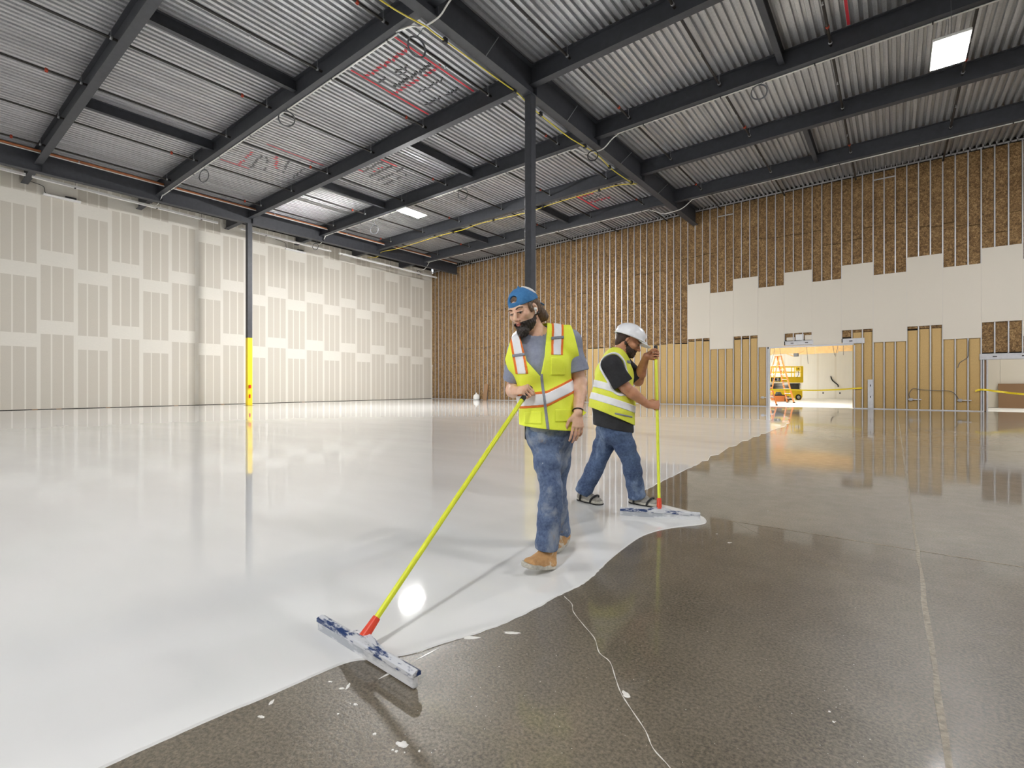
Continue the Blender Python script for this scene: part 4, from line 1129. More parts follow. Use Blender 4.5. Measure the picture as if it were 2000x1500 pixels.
def ball(name, mat, parent, c, r, sc=(1, 1, 1), R=None, seg=14):
    bm = bmesh.new(); bmesh.ops.create_uvsphere(bm, u_segments=seg, v_segments=seg // 2 + 2, radius=r)
    o = MB().bm(bm, True).obj(name, mat, parent, tuple(c)); o.scale = sc
    if R is not None: o.rotation_euler = Matrix(R.tolist()).to_euler()
    return o
def squeegee(name, lab, Lp, Rp, grip, over, blade_h, label2):
    """head from Lp to Rp on the floor, pole up to the grip and a little beyond"""
    Lp, Rp, grip = Vector(Lp), Vector(Rp), Vector(grip)
    mid = (Lp + Rp) / 2; ax = (Rp - Lp).normalized(); L = (Rp - Lp).length / 2
    t_ = empty(name, mid, math.atan2(ax.y, ax.x), lab, 'squeegee', 'long floor squeegees')
    MB().cbox(-L, L, -.012, .012, .0, blade_h, .004).obj('rubber_blade', M['wire'] if 0 else M['squeeg'], t_)
    MB().prism([(-.016, blade_h - .010), (.024, blade_h - .010), (.024, blade_h + .004), (.008, blade_h + .013), (-.016, blade_h + .005)], 'x', -L, L).obj('blade_holder', M['smeared'], t_)
    MB().prism([(-.13, blade_h + .004), (.13, blade_h + .004), (.03, blade_h + .036), (-.03, blade_h + .036)], 'y', -.008, .02).obj('bracket', M['smeared'], t_)
    gl = Matrix.Rotation(-math.atan2(ax.y, ax.x), 4, 'Z') @ (grip - mid)
    b0 = Vector((0, 0.004, blade_h + .022)); dv = (gl - b0).normalized()
    MB().rod(b0, b0 + dv * .085, .022, 12, .017).obj('socket', M['redplastic'], t_, label='red plastic socket')
    po = MB().rod(b0 + dv * .06, gl + dv * over, .0125, 12).obj('pole', M['pole'], t_, label='lime yellow pole')
    MB().rod(gl + dv * (over - .10), gl + dv * (over + .012), .0155, 12).obj('grip', M['black'], po)
    return t_
M['squeeg'] = plain('grey_squeegee_rubber', (150, 154, 160), .4)
def shoe(parent, heel, toe, up, wid, hgt, mats, name, h=.004, straps=True):
    """shoe along heel->toe; sole and spiked strap-on sandal as parts"""
    heel, toe, up = NV(heel, float), NV(toe, float), nrm(up); d = toe - heel; Ln = np.linalg.norm(d); d = d / Ln
    s = np.cross(d, up); s = nrm(s); up = np.cross(s, d)
    R = np.stack([s, d, up], 1)
    Lc = lambda x, y, z: heel + R @ NV([x, y, z], float)
    u = U()
    u.trunk(Lc(0, .04, .035), Lc(0, Ln * .52, .035), s, wid * .8, .034, wid * .95, .036, .02)
    u.trunk(Lc(0, Ln * .5, .033), Lc(0, Ln - .05, .028), s, wid * .95, .036, wid * .9, .030, .02)
    u.limb(Lc(0, .055, .04), Lc(0, .06, hgt), wid * .82, wid * .86, .03); u.limb(Lc(0, Ln * .6, .035), Lc(0, .085, hgt * .82), .030, .036, .03)
    lo = np.minimum(heel, toe) - .12; hi = np.maximum(heel, toe) + .16
    o = surf(lambda P: np.maximum(u(P), np.maximum(-half(P, Lc(0, 0, .022), up), half(P, Lc(0, 0, hgt), up))), lo, hi, h, name, mats[0], parent)
    u2 = U(); u2.trunk(Lc(0, .045, .02), Lc(0, Ln * .45, .02), s, wid * .9, .05, wid * .98, .05, .02); u2.trunk(Lc(0, Ln * .45, .02), Lc(0, Ln - .045, .02), s, wid * 1.02, .05, wid * .98, .045, .02)
    so = surf(lambda P: np.maximum(u2(P), np.maximum(-half(P, Lc(0, 0, .004), up), half(P, Lc(0, 0, .030), up))), lo, hi, h, 'sole', mats[1], o)
    if straps:
        m_ = MB()
        for (y, rr, zz) in ((.07, wid + .008, .06), (Ln * .66, wid + .006, .03)):
            pts = []
            for i in range(13):
                a = math.pi * i / 12; pts.append(Lc(-rr * math.cos(a), y + .035 * math.sin(a) * (1 if y > .1 else .6), .012 + (zz + .034) * math.sin(a) ** .6))
            m_.tube(pts, .009, 6)
        m_.obj('sandal_strap', M['black'], o)
        pl = surf(lambda P: np.maximum(u2(P) - .006, np.maximum(-half(P, Lc(0, 0, -.004), up), half(P, Lc(0, 0, .010), up))), lo, hi, h, 'spiked_sandal', M['black'], o)
    return Lc
t = NT('coating_smeared_blue'); f = t.noise(t.coord((1, 3, 3)), 7, 4, .7); t.base(t.mix(t.ramp(f, [(.48, (0, 0, 0)), (.56, (1, 1, 1))]), srgb(206, 208, 212), srgb(30, 56, 104))); t.set(Roughness=.35); M['smeared'] = t.m
t = NT('smeared_grey_rubber'); f = t.noise(t.coord((1, 3, 3)), 6, 4, .6); t.base(t.mix(t.ramp(f, [(.45, (0, 0, 0)), (.55, (1, 1, 1))]), srgb(166, 170, 176), srgb(214, 215, 217))); t.set(Roughness=.35); M['squeeg'] = t.m
# ---------------------------------------------------------------- the man in the blue cap
D1_, O1 = 3.0, .212
def P1(u, v, dy=0.0):
    s = (D1_ + dy) / FPX
    return NV([(u - 1000) * s - O1, dy, CAM_H - (v - 753) * s])
b1 = FW * D1_ + RT * O1
man1 = empty('person', (b1.x, b1.y, H_COAT), YAW, 'bearded man in a backward blue cap and lime vest, walking with a squeegee', 'person', 'floor crew')
J = dict(hr=P1(1060, 850, .04), hl=P1(1093, 848, .06), kr=P1(1078, 962, -.09), kl=P1(1084, 962, .14), ar=P1(1068, 1066, -.10), al=P1(1094, 1040, .33),
         pv=P1(1074, 838, .05), wa=P1(1068, 785, .06), ch=P1(1058, 712, .05), nb=P1(1050, 652, .055), sr=P1(1014, 688, .05), sl=P1(1112, 668, .075),
         er=P1(1001, 764, .13), el=P1(1133, 750, .07), wr=P1(1017, 764, -.045), wl=P1(1129, 808, -.06))
pole_grip = P1(1029, 769, -.13)
pole_foot = NV([-.601 - O1, 1.985 - D1_, .07])
pdir = nrm(pole_grip - pole_foot)
RD = (.62, -.70, .10)
J['wr'] = fist_wrist(pole_grip, pdir, RD, False, 1.05)
sdir = nrm(J['sl'] - J['sr'])
def torso1(u):
    u.limb(J['hr'], J['hl'], .088, .088, .03)
    u.trunk(J['pv'] + [0, 0, -.02], J['wa'], [1, 0, 0], .116, .098, .118, .096, .05)
    u.trunk(J['wa'], J['ch'] + [0, 0, -.01], sdir, .120, .098, .142, .110, .05)
    u.trunk(J['ch'], J['nb'] + [0, 0, -.055], sdir, .142, .106, .104, .078, .05)
    u.limb(J['nb'] + [-.02, .01, -.03], J['sr'], .058, .060, .04).limb(J['nb'] + [.02, .01, -.03], J['sl'], .058, .060, .04)
    return u
def arms1(u, f=0.0):
    for s in 'rl':
        sh, e, w = J['s' + s], J['e' + s], J['w' + s]
        u.chain([sh, sh * .45 + e * .55, e], [.052 + f, .046 + f, .040 + f], .02)
        m_ = e * .68 + w * .32
        u.chain([e, m_, w], [.040 + f, .042 + f, .027 + f], .02)
    return u
def legs1(u, f=0.0):
    for s in 'rl':
        h_, k_, a = J['h' + s], J['k' + s], J['a' + s]
        u.chain([h_, h_ * .5 + k_ * .5, k_], [.080 + f, .065 + f, .050 + f], .03)
        u.chain([k_, k_ * .7 + a * .3 + [0, .012, 0], a], [.050 + f, .052 + f, .040 + f], .02)
    return u
body = U(); torso1(body); arms1(body); legs1(body)
HC = P1(1024, 608, -.005); HR = head_axes((-.60, -.80, -.34), math.radians(-9))
hu = U(); L1 = head(hu, HC, HR, 1.0)
body.limb(J['nb'] + [0, 0, -.03], HC + HR @ NV([0, -.02, -.05]), .060, .056, .03)
for p in hu.p: body.p.append(p)
fist(body, J['wr'], pole_grip, pdir, RD, False, 1.05)
# left hand hanging relaxed, seen from the back
hand(body, J['wl'], NV([-.03, -.10, -1]), NV([-.35, 1, -.05]), NV([-1, -.35, 0]), [(.22, .25, .15), (.25, .3, .2), (.3, .35, .2), (.35, .4, .25)], 1.0, (.25, .05), .05)
surf(body, (-.42, -.42, .02), (.36, .50, 1.72), .004, 'body', M['skin1'], man1)
# eyes, brows, lips, ear bud
for s in (-1, 1):
    ball('eye', M['eyew'], man1, L1(s * .033, .0815, .0015), .0128)
    ball('iris', M['iris'], man1.children[-1], HR @ NV([0, .0092, -.0048]), .0058)
    MB().tube([Vector(L1(s * .017, .0955, .0020)), Vector(L1(s * .033, .0965, .0015)), Vector(L1(s * .050, .0855, .0005))], .0022, 5, False, 3).obj('eyelash', M['beard1'], man1)
    MB().tube([Vector(L1(s * .016, .098, .022)), Vector(L1(s * .034, .097, .029)), Vector(L1(s * .054, .080, .024))], .0042, 6, False, 3).obj('eyebrow', M['hair1'], man1)
MB().tube([Vector(L1(-.021, .094, -.066)), Vector(L1(0, .1035, -.064)), Vector(L1(.021, .094, -.066))], .0042, 6, False, 4).tube([Vector(L1(-.019, .093, -.070)), Vector(L1(0, .103, -.073)), Vector(L1(.019, .093, -.070))], .0050, 6, False, 4).obj('lips', M['lip'], man1)
ball('ear_bud', M['white'], man1, L1(-.083, .004, -.012), .011)
MB().rod(Vector(L1(-.084, .006, -.014)), Vector(L1(-.082, .014, -.040)), .0042, 8).obj('ear_bud_stem', M['white'], man1.children[-1])
def HL(P): return (P - HC) @ HR
def beard1(P):
    q = HL(P); zl = -.057 + np.maximum(0, .030 - q[:, 1]) * .62
    d = hu(P) - (.008 + .0022 * np.sin(P[:, 0] * 260) * np.sin(P[:, 2] * 240 + P[:, 1] * 150))
    k0 = np.linalg.norm((q - [0, .078, -.112]) / [.040, .036, .040], axis=1); d = np.minimum(d, (k0 - 1) * .036 + .0018 * np.sin(P[:, 0] * 300) * np.sin(P[:, 2] * 280))
    d = np.maximum(d, q[:, 2] - zl); d = np.maximum(d, -.02 - q[:, 1])
    lip = (np.linalg.norm((q - [0, .104, -.068]) / [.024, .03, .0115], axis=1) - 1) * .0115
    return np.maximum(d, -lip)
surf(beard1, HC - .2, HC + .17, .003, 'beard', M['beard1'], man1)
hr = U()
for (c, r) in (((0, -.03, .035), (.080, .092, .088)), ((-.045, -.075, -.03), (.038, .038, .055)), ((.045, -.075, -.03), (.038, .038, .055)), ((-.050, -.10, -.07), (.028, .042, .036)), ((0, -.085, -.06), (.055, .040, .05)), ((0, .022, .060), (.058, .058, .050)), ((-.076, .03, .008), (.008, .022, .030)), ((.076, .03, .008), (.008, .022, .030))):
    hr.ell(L1(*c), r, HR, .02)
surf(lambda P: np.maximum(hr(P) + .004 * np.sin(P[:, 0] * 210 + P[:, 1] * 120) * np.sin(P[:, 2] * 90 + P[:, 1] * 160), np.maximum(np.where(HL(P)[:, 2] > .066, -1., HL(P)[:, 1] - .055 - np.minimum(0, HL(P)[:, 2] - .05) * .2), -(np.linalg.norm((HL(P) - [-.085, -.008, -.008]) / [.03, .024, .036], axis=1) - 1) * .02)), HC - .24, HC + .2, .004, 'hair', M['hair1'], man1)
cp = U()
cp.ell(L1(0, -.014, .046), (.0865, .108, .094), HR, .02)
def cap1(P):
    q = HL(P)
    d = np.maximum(cp(P) - .0015 * np.sin(q[:, 1] * 60), .040 + .10 * (q[:, 1] > 9) - q[:, 2] + .10 * (q[:, 1] - .02) * -.5)
    hole = np.maximum(np.linalg.norm((q - [0, .10, .083]) / [.033, .05, .026], axis=1) - 1, 0 * q[:, 0] - 1) * .026
    hole = np.maximum(hole, .064 - q[:, 2])
    brim = np.maximum((np.linalg.norm((q - [0, -.120, .02]) / [.076, .07, .05], axis=1) - 1) * .02, np.abs(q[:, 2] - .026 - .45 * (q[:, 1] + .09) - (q[:, 0] * 3) ** 2 * -.35) - .004)
    return np.minimum(np.maximum(d, -hole), brim)
cap_o = surf(cap1, HC - .26, HC + .2, .0035, 'cap', M['capblue'], man1, label='blue cotton cap worn backwards')
surf(lambda P: np.maximum(cp(P) - .003, (np.linalg.norm(HL(P) - [-.045, -.075, .125], axis=1) - .058)), HC - .2, HC + .2, .0035, 'cap_patch', M['white'], cap_o, label='white patch on the cap')
ball('cap_button', M['capblue'], cap_o, L1(0, -.014, .141), .008)
# ---- t-shirt
sh_b = U(); torso1(sh_b)
for s in 'rl':
    e2 = J['s' + s] * .18 + J['e' + s] * .82
    sh_b.chain([J['s' + s], e2], [.056, .063], .03)
def shirt1(P):
    d = sh_b(P, .012) + folds(P, .0035, 32, 1)
    for s in 'rl':
        a = nrm(J['e' + s] - J['s' + s]); cut = J['s' + s] * .26 + J['e' + s] * .74
        near = cap(P, J['s' + s], J['e' + s] + a * .1, .11)
        d = np.maximum(d, np.minimum(half(P, cut, a), -near))
    d = np.maximum(d, -cap(P, J['nb'] + [0, -.01, -.012], HC, .076))
    return np.maximum(d, half(P, P1(1076, 842), (0.1, 0, -1)))
surf(shirt1, (-.40, -.25, .70), (.36, .42, 1.52), .005, 't_shirt', M['shirt1'], man1, label='grey blue t-shirt')
MB().tube([Vector(J['nb'] + NV([.073 * math.cos(a), -.004 + .070 * math.sin(a), -.016 + .022 * math.sin(a)])) for a in np.linspace(0, 2 * math.pi, 25)[:-1]], .008, 6, True).obj('neck_band', M['shirt1'], man1)
# ---- jeans
jn = U(); legs1(jn, .012); jn.limb(J['hr'], J['hl'], .096, .096, .04); jn.trunk(J['pv'] + [0, 0, -.03], J['pv'] + [0, 0, .05], [1, 0, 0], .118, .106, .118, .102, .05)
for s in 'rl': jn.chain([J['k' + s], J['a' + s] + [0, 0, .0]], [.061, .068], .03)
def jeans1(P):
    d = jn(P) + folds(P, .0042, 24, 3, (.6, .6, 1.3)) + folds(P, .0022, 52, 5, (.5, .5, 1.3))
    for s, o in (('r', .028), ('l', .006)):
        a = nrm(J['a' + s] - J['k' + s]); near = cap(P, J['k' + s] * .4 + J['a' + s] * .6, J['a' + s] + a * .15, .10)
        d = np.maximum(d, np.minimum(half(P, J['a' + s] + a * o, a), -near))
    return np.maximum(d, half(P, J['pv'] + [0, 0, .07], (0, 0, 1)))
jo = surf(jeans1, (-.22, -.32, .02), (.26, .52, .98), .005, 'jeans', M['jeans1'], man1, label='blue jeans smeared with pale coating')
MB().cbox(-.17, -.12, .02, .10, .70, .80, .01).obj('belt_pouch', M['black'], man1).location = (P1(1040, 850)[0] + .125, 0.02, .045)
# ---- vest with tapes, zip and pockets
vb = U(); torso1(vb)
for s in 'rl': vb.limb(J['s' + s], J['s' + s] * .8 + J['e' + s] * .2, .060, .060, .03)
vb.trunk(J['wa'] + [0, -.01, 0], P1(1069, 838, .045), [1, 0, 0], .126, .110, .132, .112, .04)
V5 = [P1(1013, 650), P1(1028, 708), P1(1054, 738), P1(1062, 700), P1(1070, 628)]
def vcut(P):
    d = np.full(len(P), -1.0); c = sum(V5) / 5
    for i in range(5):
        a, b = V5[i], V5[(i + 1) % 5]; n = NV([b[2] - a[2], 0, -(b[0] - a[0])]); n = nrm(n)
        if (c - a) @ n > 0: n = -n
        d = np.maximum(d, (P - a) @ n)
    return np.maximum(d, P[:, 1] - .06)
hem_p, hem_n = P1(1070, 838, .0), (-.10, 0, -1)
def vest1(P, f=0.0):
    d = vb(P, .030 + f) + folds(P, .006, 24, 7)
    d = np.maximum(d, -vcut(P))
    d = np.maximum(d, -cap(P, J['nb'] + [0, .0, .0], HC, .080))
    d = np.maximum(d, -cap(P, P1(1129, 690, .10), P1(1140, 756, .15), .062))
    d = np.maximum(d, -cap(P, P1(981, 706, .08), J['er'] + [-.02, .02, 0], .066))
    d = np.maximum(d, half(P, J['sr'] + [-.072, 0, 0], (-1, 0, .30)))
    d = np.maximum(d, half(P, J['sl'] + [.028, 0, 0], (1, 0, .25)))
    return np.maximum(d, half(P, hem_p, hem_n))
BX = ((-.34, -.26, .74), (.30, .30, 1.52))
vo = surf(vest1, *BX, .004, 'safety_vest', M['vest'], man1, label='lime safety vest with silver tapes edged in orange')
bel_p, bel_n = P1(1082, 768, -.07), nrm((.42, -.1, -1))
belw = nrm(NV([.40, 0, -1]))
def dir_slab(P, p, n, w): return np.abs((P - p) @ n) - w / 2
def belt_coord(P):      # distance up the body measured across the slanting belt, which sags to his right
    x = P[:, 0] - P1(1066, 780)[0]
    z0 = P1(1066, 780)[2] + np.where(x > 0, x * .47, x * .10)
    return (P[:, 2] - z0) * .92
surf(lambda P: np.maximum(vest1(P, .0035), np.abs(belt_coord(P)) - .043), *BX, .004, 'orange_belt_trim', M['otrim'], vo)
surf(lambda P: np.maximum(vest1(P, .0065), np.abs(belt_coord(P)) - .030), *BX, .004, 'silver_belt', M['silver'], vo)
def strap1(P, w, a, b):
    a, b = NV(a), NV(b); n = nrm(NV([b[2] - a[2], 0, -(b[0] - a[0])]))
    lo_ = b[2]; dz = np.maximum(lo_ - P[:, 2], -1)
    return np.maximum(np.abs((P - a) @ n) - w / 2, dz)
SL = (P1(1090, 632), P1(1086, 697)); SR = (P1(1007, 664), P1(1019, 733))
for (a, b) in (SL, SR):
    surf(lambda P: np.maximum(vest1(P, .0035), strap1(P, .074, a, b)), *BX, .004, 'orange_strap_trim', M['otrim'], vo)
    surf(lambda P: np.maximum(vest1(P, .0065), strap1(P, .048, a, b)), *BX, .004, 'silver_strap', M['silver'], vo)
    m_ = a * .53 + b * .47
    surf(lambda P: np.maximum(vest1(P, .0095), np.maximum(strap1(P, .078, a, b), np.abs(P[:, 2] - m_[2] - .12 * (P[:, 0] - m_[0])) - .009)), *BX, .004, 'grey_tab', M['zip'], vo)
zx = lambda P: P1(1056, 738)[0] + (P1(1056, 738)[2] - P[:, 2]) * (P1(1068, 838)[0] - P1(1056, 738)[0]) / (P1(1056, 738)[2] - P1(1068, 838)[2])
surf(lambda P: np.maximum(np.maximum(vest1(P, .0085), np.abs(P[:, 0] - zx(P)) - .0085), P[:, 2] - P1(0, 733)[2]), *BX, .004, 'zip', M['zip'], vo)
def pocket(P, c, w, h_):
    return np.maximum(vest1(P, .0055), np.maximum(np.abs(P[:, 0] - c[0]) - w / 2, np.abs(P[:, 2] - c[2]) - h_ / 2))
for (c, w, h_) in ((P1(1088, 718), .085, .105), (P1(1098, 812), .105, .075), (P1(1040, 816), .10, .075)):
    surf(lambda P: pocket(P, c, w, h_), *BX, .004, 'pocket', M['vest'], vo)
# ---- wrist band
wv = nrm(J['wl'] - J['el']); wq, wr_ = frame_of(wv)
wc_ = J['wl'] - wv * .012
band1 = MB().tube([Vector(wc_) + (wq * math.cos(a) + wr_ * math.sin(a)) * .032 for a in np.linspace(0, 2 * math.pi, 19)[:-1]], .0035, 6, True).obj('wristband', M['black'], man1)
MB().add([tuple(wc_ + [.026, -.02, .006]), tuple(wc_ + [.046, -.026, -.008]), tuple(wc_ + [.024, -.024, -.026]), tuple(wc_ + [.026, -.014, .006]), tuple(wc_ + [.046, -.020, -.008]), tuple(wc_ + [.024, -.018, -.026])],
         [(0, 1, 2), (5, 4, 3), (0, 3, 4, 1), (1, 4, 5, 2), (2, 5, 3, 0)]).obj('band_end', M['pole'], band1)
# ---- boots (heel of the leading foot down, toes lifted; trailing foot almost flat)
shoe(man1, P1(1077, 1108, -.085) * [1, 1, 0] + [0.01, .03, -.006], P1(1022, 1102, -.22) * [1, 1, 0] + [0, 0, .055], (-.10, -.16, 1), .052, .125, (M['tan'], M['sole']), 'boot', .004, False)
shoe(man1, NV([(1106 - 1000) * .00352 - O1, .40, .035]), NV([(1078 - 1000) * .00332 - O1, .175, -.001]), (-.03, -.10, 1), .05, .13, (M['tan'], M['sole']), 'boot', .004, False)
# ---- squeegee in his hand
to_w = lambda p: b1 + RT * float(p[0]) + FW * float(p[1]) + Vector((0, 0, float(p[2])))
lw, rw_ = FW * 2.20 + RT * (-.857), FW * 1.77 + RT * (-.345)
squeegee('squeegee', 'squeegee with a lime pole held by the man in the blue cap', (lw.x, lw.y, H_COAT * .5), (rw_.x, rw_.y, H_COAT * .5), to_w(pole_grip) + Vector((0, 0, H_COAT)), .035, .050, '')
# ---------------------------------------------------------------- the man in the hard hat
D2_, O2 = 4.47, .924
def P2(u, v, dy=0.0):
    s = (D2_ + dy) / FPX
    return NV([(u - 1000) * s - O2, dy, CAM_H - (v - 753) * s])
b2 = FW * D2_ + RT * O2
man2 = empty('person', (b2.x, b2.y, H_COAT), YAW, 'man in a white hard hat and lime vest pulling a squeegee', 'person', 'floor crew')
K = dict(hr=P2(1207, 842, -.08), hl=P2(1190, 842, .09), kr=P2(1232, 900, -.07), kl=P2(1168, 903, .09), ar=P2(1243, 966, .02), al=P2(1140, 960, .14),
         pv=P2(1198, 830, 0), wa=P2(1195, 790, 0), ch=P2(1200, 735, 0), nb=P2(1205, 695, .0), sr=P2(1194, 716, -.175), sl=P2(1214, 712, .17),
         er=P2(1221, 758, -.20), el=P2(1246, 745, .19), wr=P2(1268, 788, -.10), wl=P2(1268, 705, .03))
ptop = P2(1281, 690, -.02); plow = NV([.286, -.42, .075])
pd2 = nrm(ptop - plow)
def on_pole(u_, v_):
    t_ = (v_ - 690) / (985 - 690); return ptop + (plow - ptop) * t_
gl_ = on_pole(0, 797); gu_ = on_pole(0, 696)
wr2 = fist_wrist(gl_, pd2, (1, -.1, .1), False, 1.08); K['wr'] = wr2
wl2 = fist_wrist(gu_, pd2, (1, .05, .2), True, 1.05); K['wl'] = wl2
sd2 = nrm(K['sr'] - K['sl']); hd2 = nrm(K['hr'] - K['hl'])
def torso2(u):
    u.limb(K['hr'], K['hl'], .098, .098, .03)
    u.trunk(K['pv'], K['wa'], hd2, .168, .145, .166, .150, .05)
    u.trunk(K['wa'], K['ch'], sd2, .168, .148, .178, .135, .05)
    u.trunk(K['ch'], K['nb'] + [-.01, 0, -.04], sd2, .172, .128, .115, .085, .05)
    u.limb(K['nb'] + [0, -.03, -.03], K['sr'], .06, .066, .04).limb(K['nb'] + [0, .03, -.03], K['sl'], .06, .066, .04)
    return u
def arms2(u, f=0.0):
    for s in 'rl':
        sh, e, w = K['s' + s], K['e' + s], K['w' + s]
        u.chain([sh, sh * .45 + e * .55, e], [.060 + f, .054 + f, .048 + f], .02)
        m_ = e * .68 + w * .32
        u.chain([e, m_, w], [.048 + f, .050 + f, .031 + f], .02)
    return u
def legs2(u, f=0.0):
    for s in 'rl':
        h_, k_, a = K['h' + s], K['k' + s], K['a' + s]
        u.chain([h_, h_ * .5 + k_ * .5, k_], [.092 + f, .082 + f, .062 + f], .03)
        u.chain([k_, k_ * .7 + a * .3, a], [.062 + f, .062 + f, .044 + f], .02)
    return u
body = U(); torso2(body); arms2(body); legs2(body)
HC2 = P2(1227, 669, -.01); HR2 = head_axes((.95, -.18, -.42), math.radians(4))
hu2 = U(); L2 = head(hu2, HC2, HR2, 1.02)
body.limb(K['nb'] + [0, 0, -.03], HC2 + HR2 @ NV([0, -.03, -.05]), .068, .062, .03)
for p in hu2.p: body.p.append(p)
fist(body, wr2, gl_, pd2, (1, -.1, .1), False, 1.08)
fist(body, wl2, gu_, pd2, (1, .05, .2), True, 1.05)
surf(body, (-.36, -.36, .02), (.48, .42, 1.74), .005, 'body', M['skin2'], man2)
for s in (-1, 1):
    ball('eye', M['eyew'], man2, L2(s * .033, .0815, .0015), .0128)
    ball('iris', M['iris'], man2.children[-1], HR2 @ NV([0, .0095, -.003]), .0055)
    MB().tube([Vector(L2(s * .017, .0955, .0020)), Vector(L2(s * .033, .0965, .0015)), Vector(L2(s * .050, .0855, .0005))], .0022, 5, False, 3).obj('eyelash', M['beard1'], man2)
    MB().tube([Vector(L2(s * .016, .098, .022)), Vector(L2(s * .034, .097, .029)), Vector(L2(s * .054, .080, .024))], .0042, 6, False, 3).obj('eyebrow', M['hair2'], man2)
def HL2(P): return (P - HC2) @ HR2
def beard2(P):
    q = HL2(P); zl = -.052 + np.maximum(0, .045 - q[:, 1]) * .55
    d = hu2(P) - (.0055 + .002 * np.sin(P[:, 0] * 260) * np.sin(P[:, 2] * 240))
    d = np.maximum(d, q[:, 2] - zl); d = np.maximum(d, -.03 - q[:, 1])
    lip = (np.linalg.norm((q - [0, .104, -.068]) / [.024, .03, .0105], axis=1) - 1) * .0105
    return np.maximum(d, -lip)
surf(beard2, HC2 - .2, HC2 + .2, .004, 'beard', M['hair2'], man2)
hr2 = U(); hr2.ell(L2(0, -.03, .03), (.079, .088, .088), HR2, .02).ell(L2(0, -.07, -.03), (.062, .04, .05), HR2, .02)
surf(lambda P: np.maximum(hr2(P), np.maximum(HL2(P)[:, 1] - .02, -(np.linalg.norm((HL2(P) - [.085, -.008, -.008]) / [.03, .024, .036], axis=1) - 1) * .02)), HC2 - .2, HC2 + .2, .005, 'hair', M['hair2'], man2)
ht = U(); ht.ell(L2(0, -.005, .062), (.112, .138, .102), HR2, .02)
def hat2(P):
    q = HL2(P)
    dome = np.maximum(ht(P) - .006 * np.exp(-(q[:, 0] / .018) ** 2) * (q[:, 2] > .09), .040 - q[:, 2])
    rim = np.maximum((np.linalg.norm((q - [0, .008, .038]) / [.122, .158, .05], axis=1) - 1) * .05, np.abs(q[:, 2] - .042) - .006)
    peak = np.maximum((np.linalg.norm((q - [0, .12, .036]) / [.085, .085, .05], axis=1) - 1) * .05, np.abs(q[:, 2] - .040 + .18 * (q[:, 1] - .12) + 2.0 * q[:, 0] ** 2) - .005)
    inner = ((np.linalg.norm((q - [0, -.005, .055]) / [.100, .126, .092], axis=1) - 1) * .09)
    return np.maximum(np.minimum(np.minimum(dome, rim), peak), -inner)
hat = surf(hat2, HC2 - .26, HC2 + .27, .004, 'hard_hat', M['hat'], man2, label='white hard hat')
MB().tube([Vector(L2(.105 * math.cos(a), -.004 + .130 * math.sin(a), .046)) for a in np.linspace(0, 2 * math.pi, 25)[:-1]], .006, 6, True).obj('hat_band', M['white'], hat)
# ---- black t-shirt
sb2 = U(); torso2(sb2); sb2.trunk(K['wa'], K['pv'] + [0, 0, -.03], hd2, .176, .156, .178, .160, .03)
for s in 'rl': sb2.chain([K['s' + s], K['s' + s] * .1 + K['e' + s] * .9], [.076, .078], .03)
def shirt2(P):
    d = sb2(P, .012) + folds(P, .0035, 30, 2)
    for s in 'rl':
        a = nrm(K['e' + s] - K['s' + s]); cut = K['s' + s] * .14 + K['e' + s] * .86
        near = cap(P, K['s' + s], K['e' + s] + a * .1, .13)
        d = np.maximum(d, np.minimum(half(P, cut, a), -near))
    d = np.maximum(d, -cap(P, K['nb'] + [.01, 0, -.005], HC2, .078))
    return np.maximum(d, half(P, P2(1195, 838), (-.2, 0, -1)))
surf(shirt2, (-.34, -.36, .66), (.40, .36, 1.46), .005, 't_shirt', M['shirt2'], man2, label='black t-shirt')
# ---- jeans
jn2 = U(); legs2(jn2, .012); jn2.limb(K['hr'], K['hl'], .108, .108, .03); jn2.trunk(K['pv'] + [0, 0, -.03], K['pv'] + [0, 0, .03], hd2, .170, .148, .156, .134, .04); jn2.limb(K['pv'] + [0, 0, .02], K['pv'] + [0, 0, .09], .13, .12, .03)
for s in 'rl': jn2.chain([K['k' + s], K['a' + s]], [.072, .080], .03)
def jeans2(P):
    d = jn2(P) + folds(P, .0048, 24, 4, (.6, .6, 1.3)) + folds(P, .0022, 50, 9, (.5, .5, 1.3))
    for s in 'rl':
        a = nrm(K['a' + s] - K['k' + s]); near = cap(P, K['k' + s] * .4 + K['a' + s] * .6, K['a' + s] + a * .15, .12)
        d = np.maximum(d, np.minimum(half(P, K['a' + s] + a * .022, a), -near))
    return np.maximum(d, half(P, K['pv'] + [0, 0, .075], (0, 0, 1)))
surf(jeans2, (-.44, -.28, .02), (.34, .34, .86), .005, 'jeans', M['jeans2'], man2, label='blue jeans')
# ---- vest
vb2 = U(); torso2(vb2); vb2.trunk(K['wa'], P2(1192, 818, 0), hd2, .180, .165, .186, .172, .04)
hp2, hn2 = P2(1195, 814), (-.42, 0, -1)
def vest2(P, f=0.0):
    d = vb2(P, .028 + f) + folds(P, .0065, 24, 8)
    d = np.maximum(d, -cap(P, K['nb'] + [.015, 0, .0], HC2 + [.04, 0, -.02], .088))
    for s in 'rl':
        out = NV([0, -1 if s == 'r' else 1, 0])
        a = K['s' + s] + out * .06 + NV([0, 0, .03]); b = K['s' + s] * .25 + K['e' + s] * .75 + out * .06
        d = np.maximum(d, -cap(P, a, b, .108))
    return np.maximum(d, half(P, hp2, hn2))
BX2 = ((-.36, -.32, .66), (.34, .32, 1.48))
vo2 = surf(vest2, *BX2, .005, 'safety_vest', M['vest2'], man2, label='lime safety vest with broad white tapes')
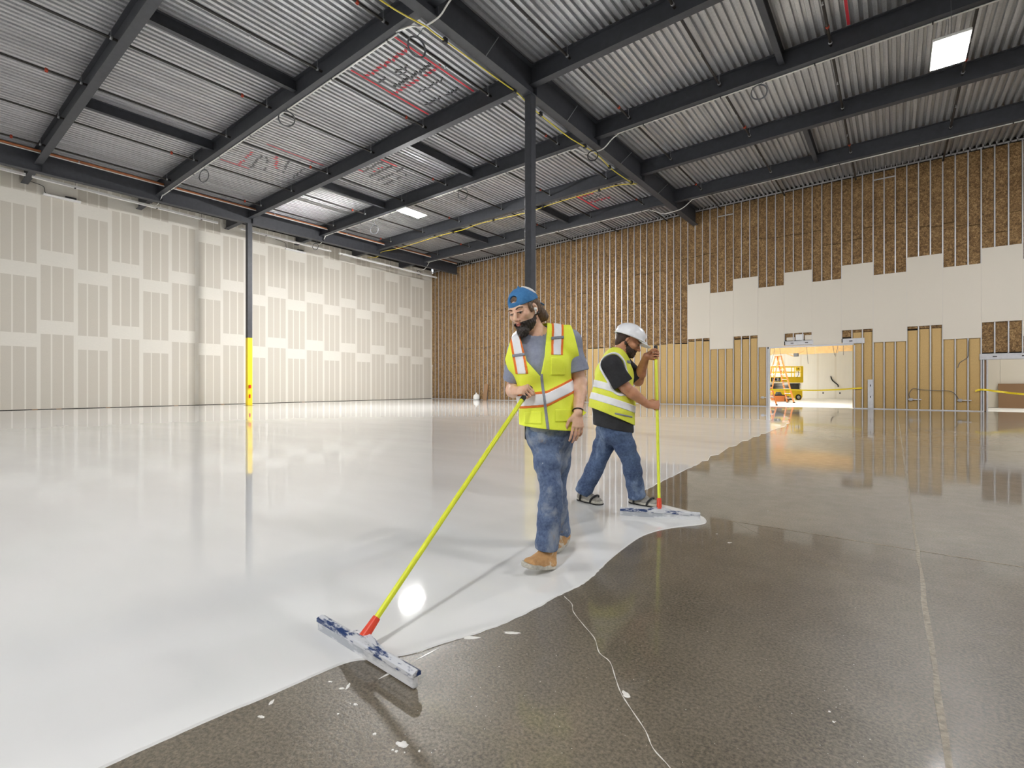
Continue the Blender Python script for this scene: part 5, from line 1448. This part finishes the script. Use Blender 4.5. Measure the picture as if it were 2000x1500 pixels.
def belt2(P, z0, w): return np.abs((P[:, 2] - z0 + .33 * (P[:, 0] - P2(1165, 0)[0])) * .95) - w / 2
surf(lambda P: np.maximum(vest2(P, .005), belt2(P, P2(0, 752)[2], .062)), *BX2, .005, 'silver_belt', M['silver'], vo2)
surf(lambda P: np.maximum(vest2(P, .005), belt2(P, P2(0, 777)[2], .062)), *BX2, .005, 'silver_belt', M['silver'], vo2)
def rim2(P):
    a = K['sr'] + NV([0, -.06, .03]); b = K['sr'] * .25 + K['er'] * .75 + NV([0, -.06, 0])
    return np.maximum(vest2(P, .005), cap(P, a, b, .128))
surf(rim2, *BX2, .005, 'armhole_binding', M['silver'], vo2)
surf(lambda P: np.maximum(vest2(P, .005), np.maximum(np.abs((P[:, 2] - P2(0, 809)[2] + .22 * (P[:, 0] - P2(1205, 0)[0]))) - .008, np.maximum(np.abs(P[:, 0] - P2(1209, 0)[0]) - .085, P[:, 1]))), *BX2, .005, 'pocket_slit', M['zip'], vo2)
surf(lambda P: np.maximum(vest2(P, .006), np.maximum(np.abs(P[:, 2] - P2(0, 709)[2]) - .014, np.abs(P[:, 0] - P2(1224, 0)[0]) - .03)), *BX2, .005, 'grey_tab', M['zip'], vo2)
# ---- shoes in strapped spiked sandals
shoe(man2, P2(1129, 0, .22) * [1, 1, 0] + [0, 0, .004], P2(1176, 0, .0) * [1, 1, 0] + [0, 0, .0], (0, 0, 1), .05, .105, (M['shoe2'], M['sole']), 'shoe', .005)
shoe(man2, P2(1229, 0, .11) * [1, 1, 0] + [0, 0, .004], P2(1289, 0, -.09) * [1, 1, 0] + [0, 0, .0], (0, 0, 1), .05, .105, (M['shoe2'], M['sole']), 'shoe', .005)
to_w2 = lambda p: b2 + RT * float(p[0]) + FW * float(p[1]) + Vector((0, 0, float(p[2])))
l2, r2_ = FW * 4.13 + RT * .905, FW * 3.97 + RT * 1.515
squeegee('squeegee', 'squeegee with an upright lime pole held by the man in the hard hat', (l2.x, l2.y, H_COAT * .5), (r2_.x, r2_.y, H_COAT * .5), to_w2(ptop) + Vector((0, 0, H_COAT)), .05, .052, '')
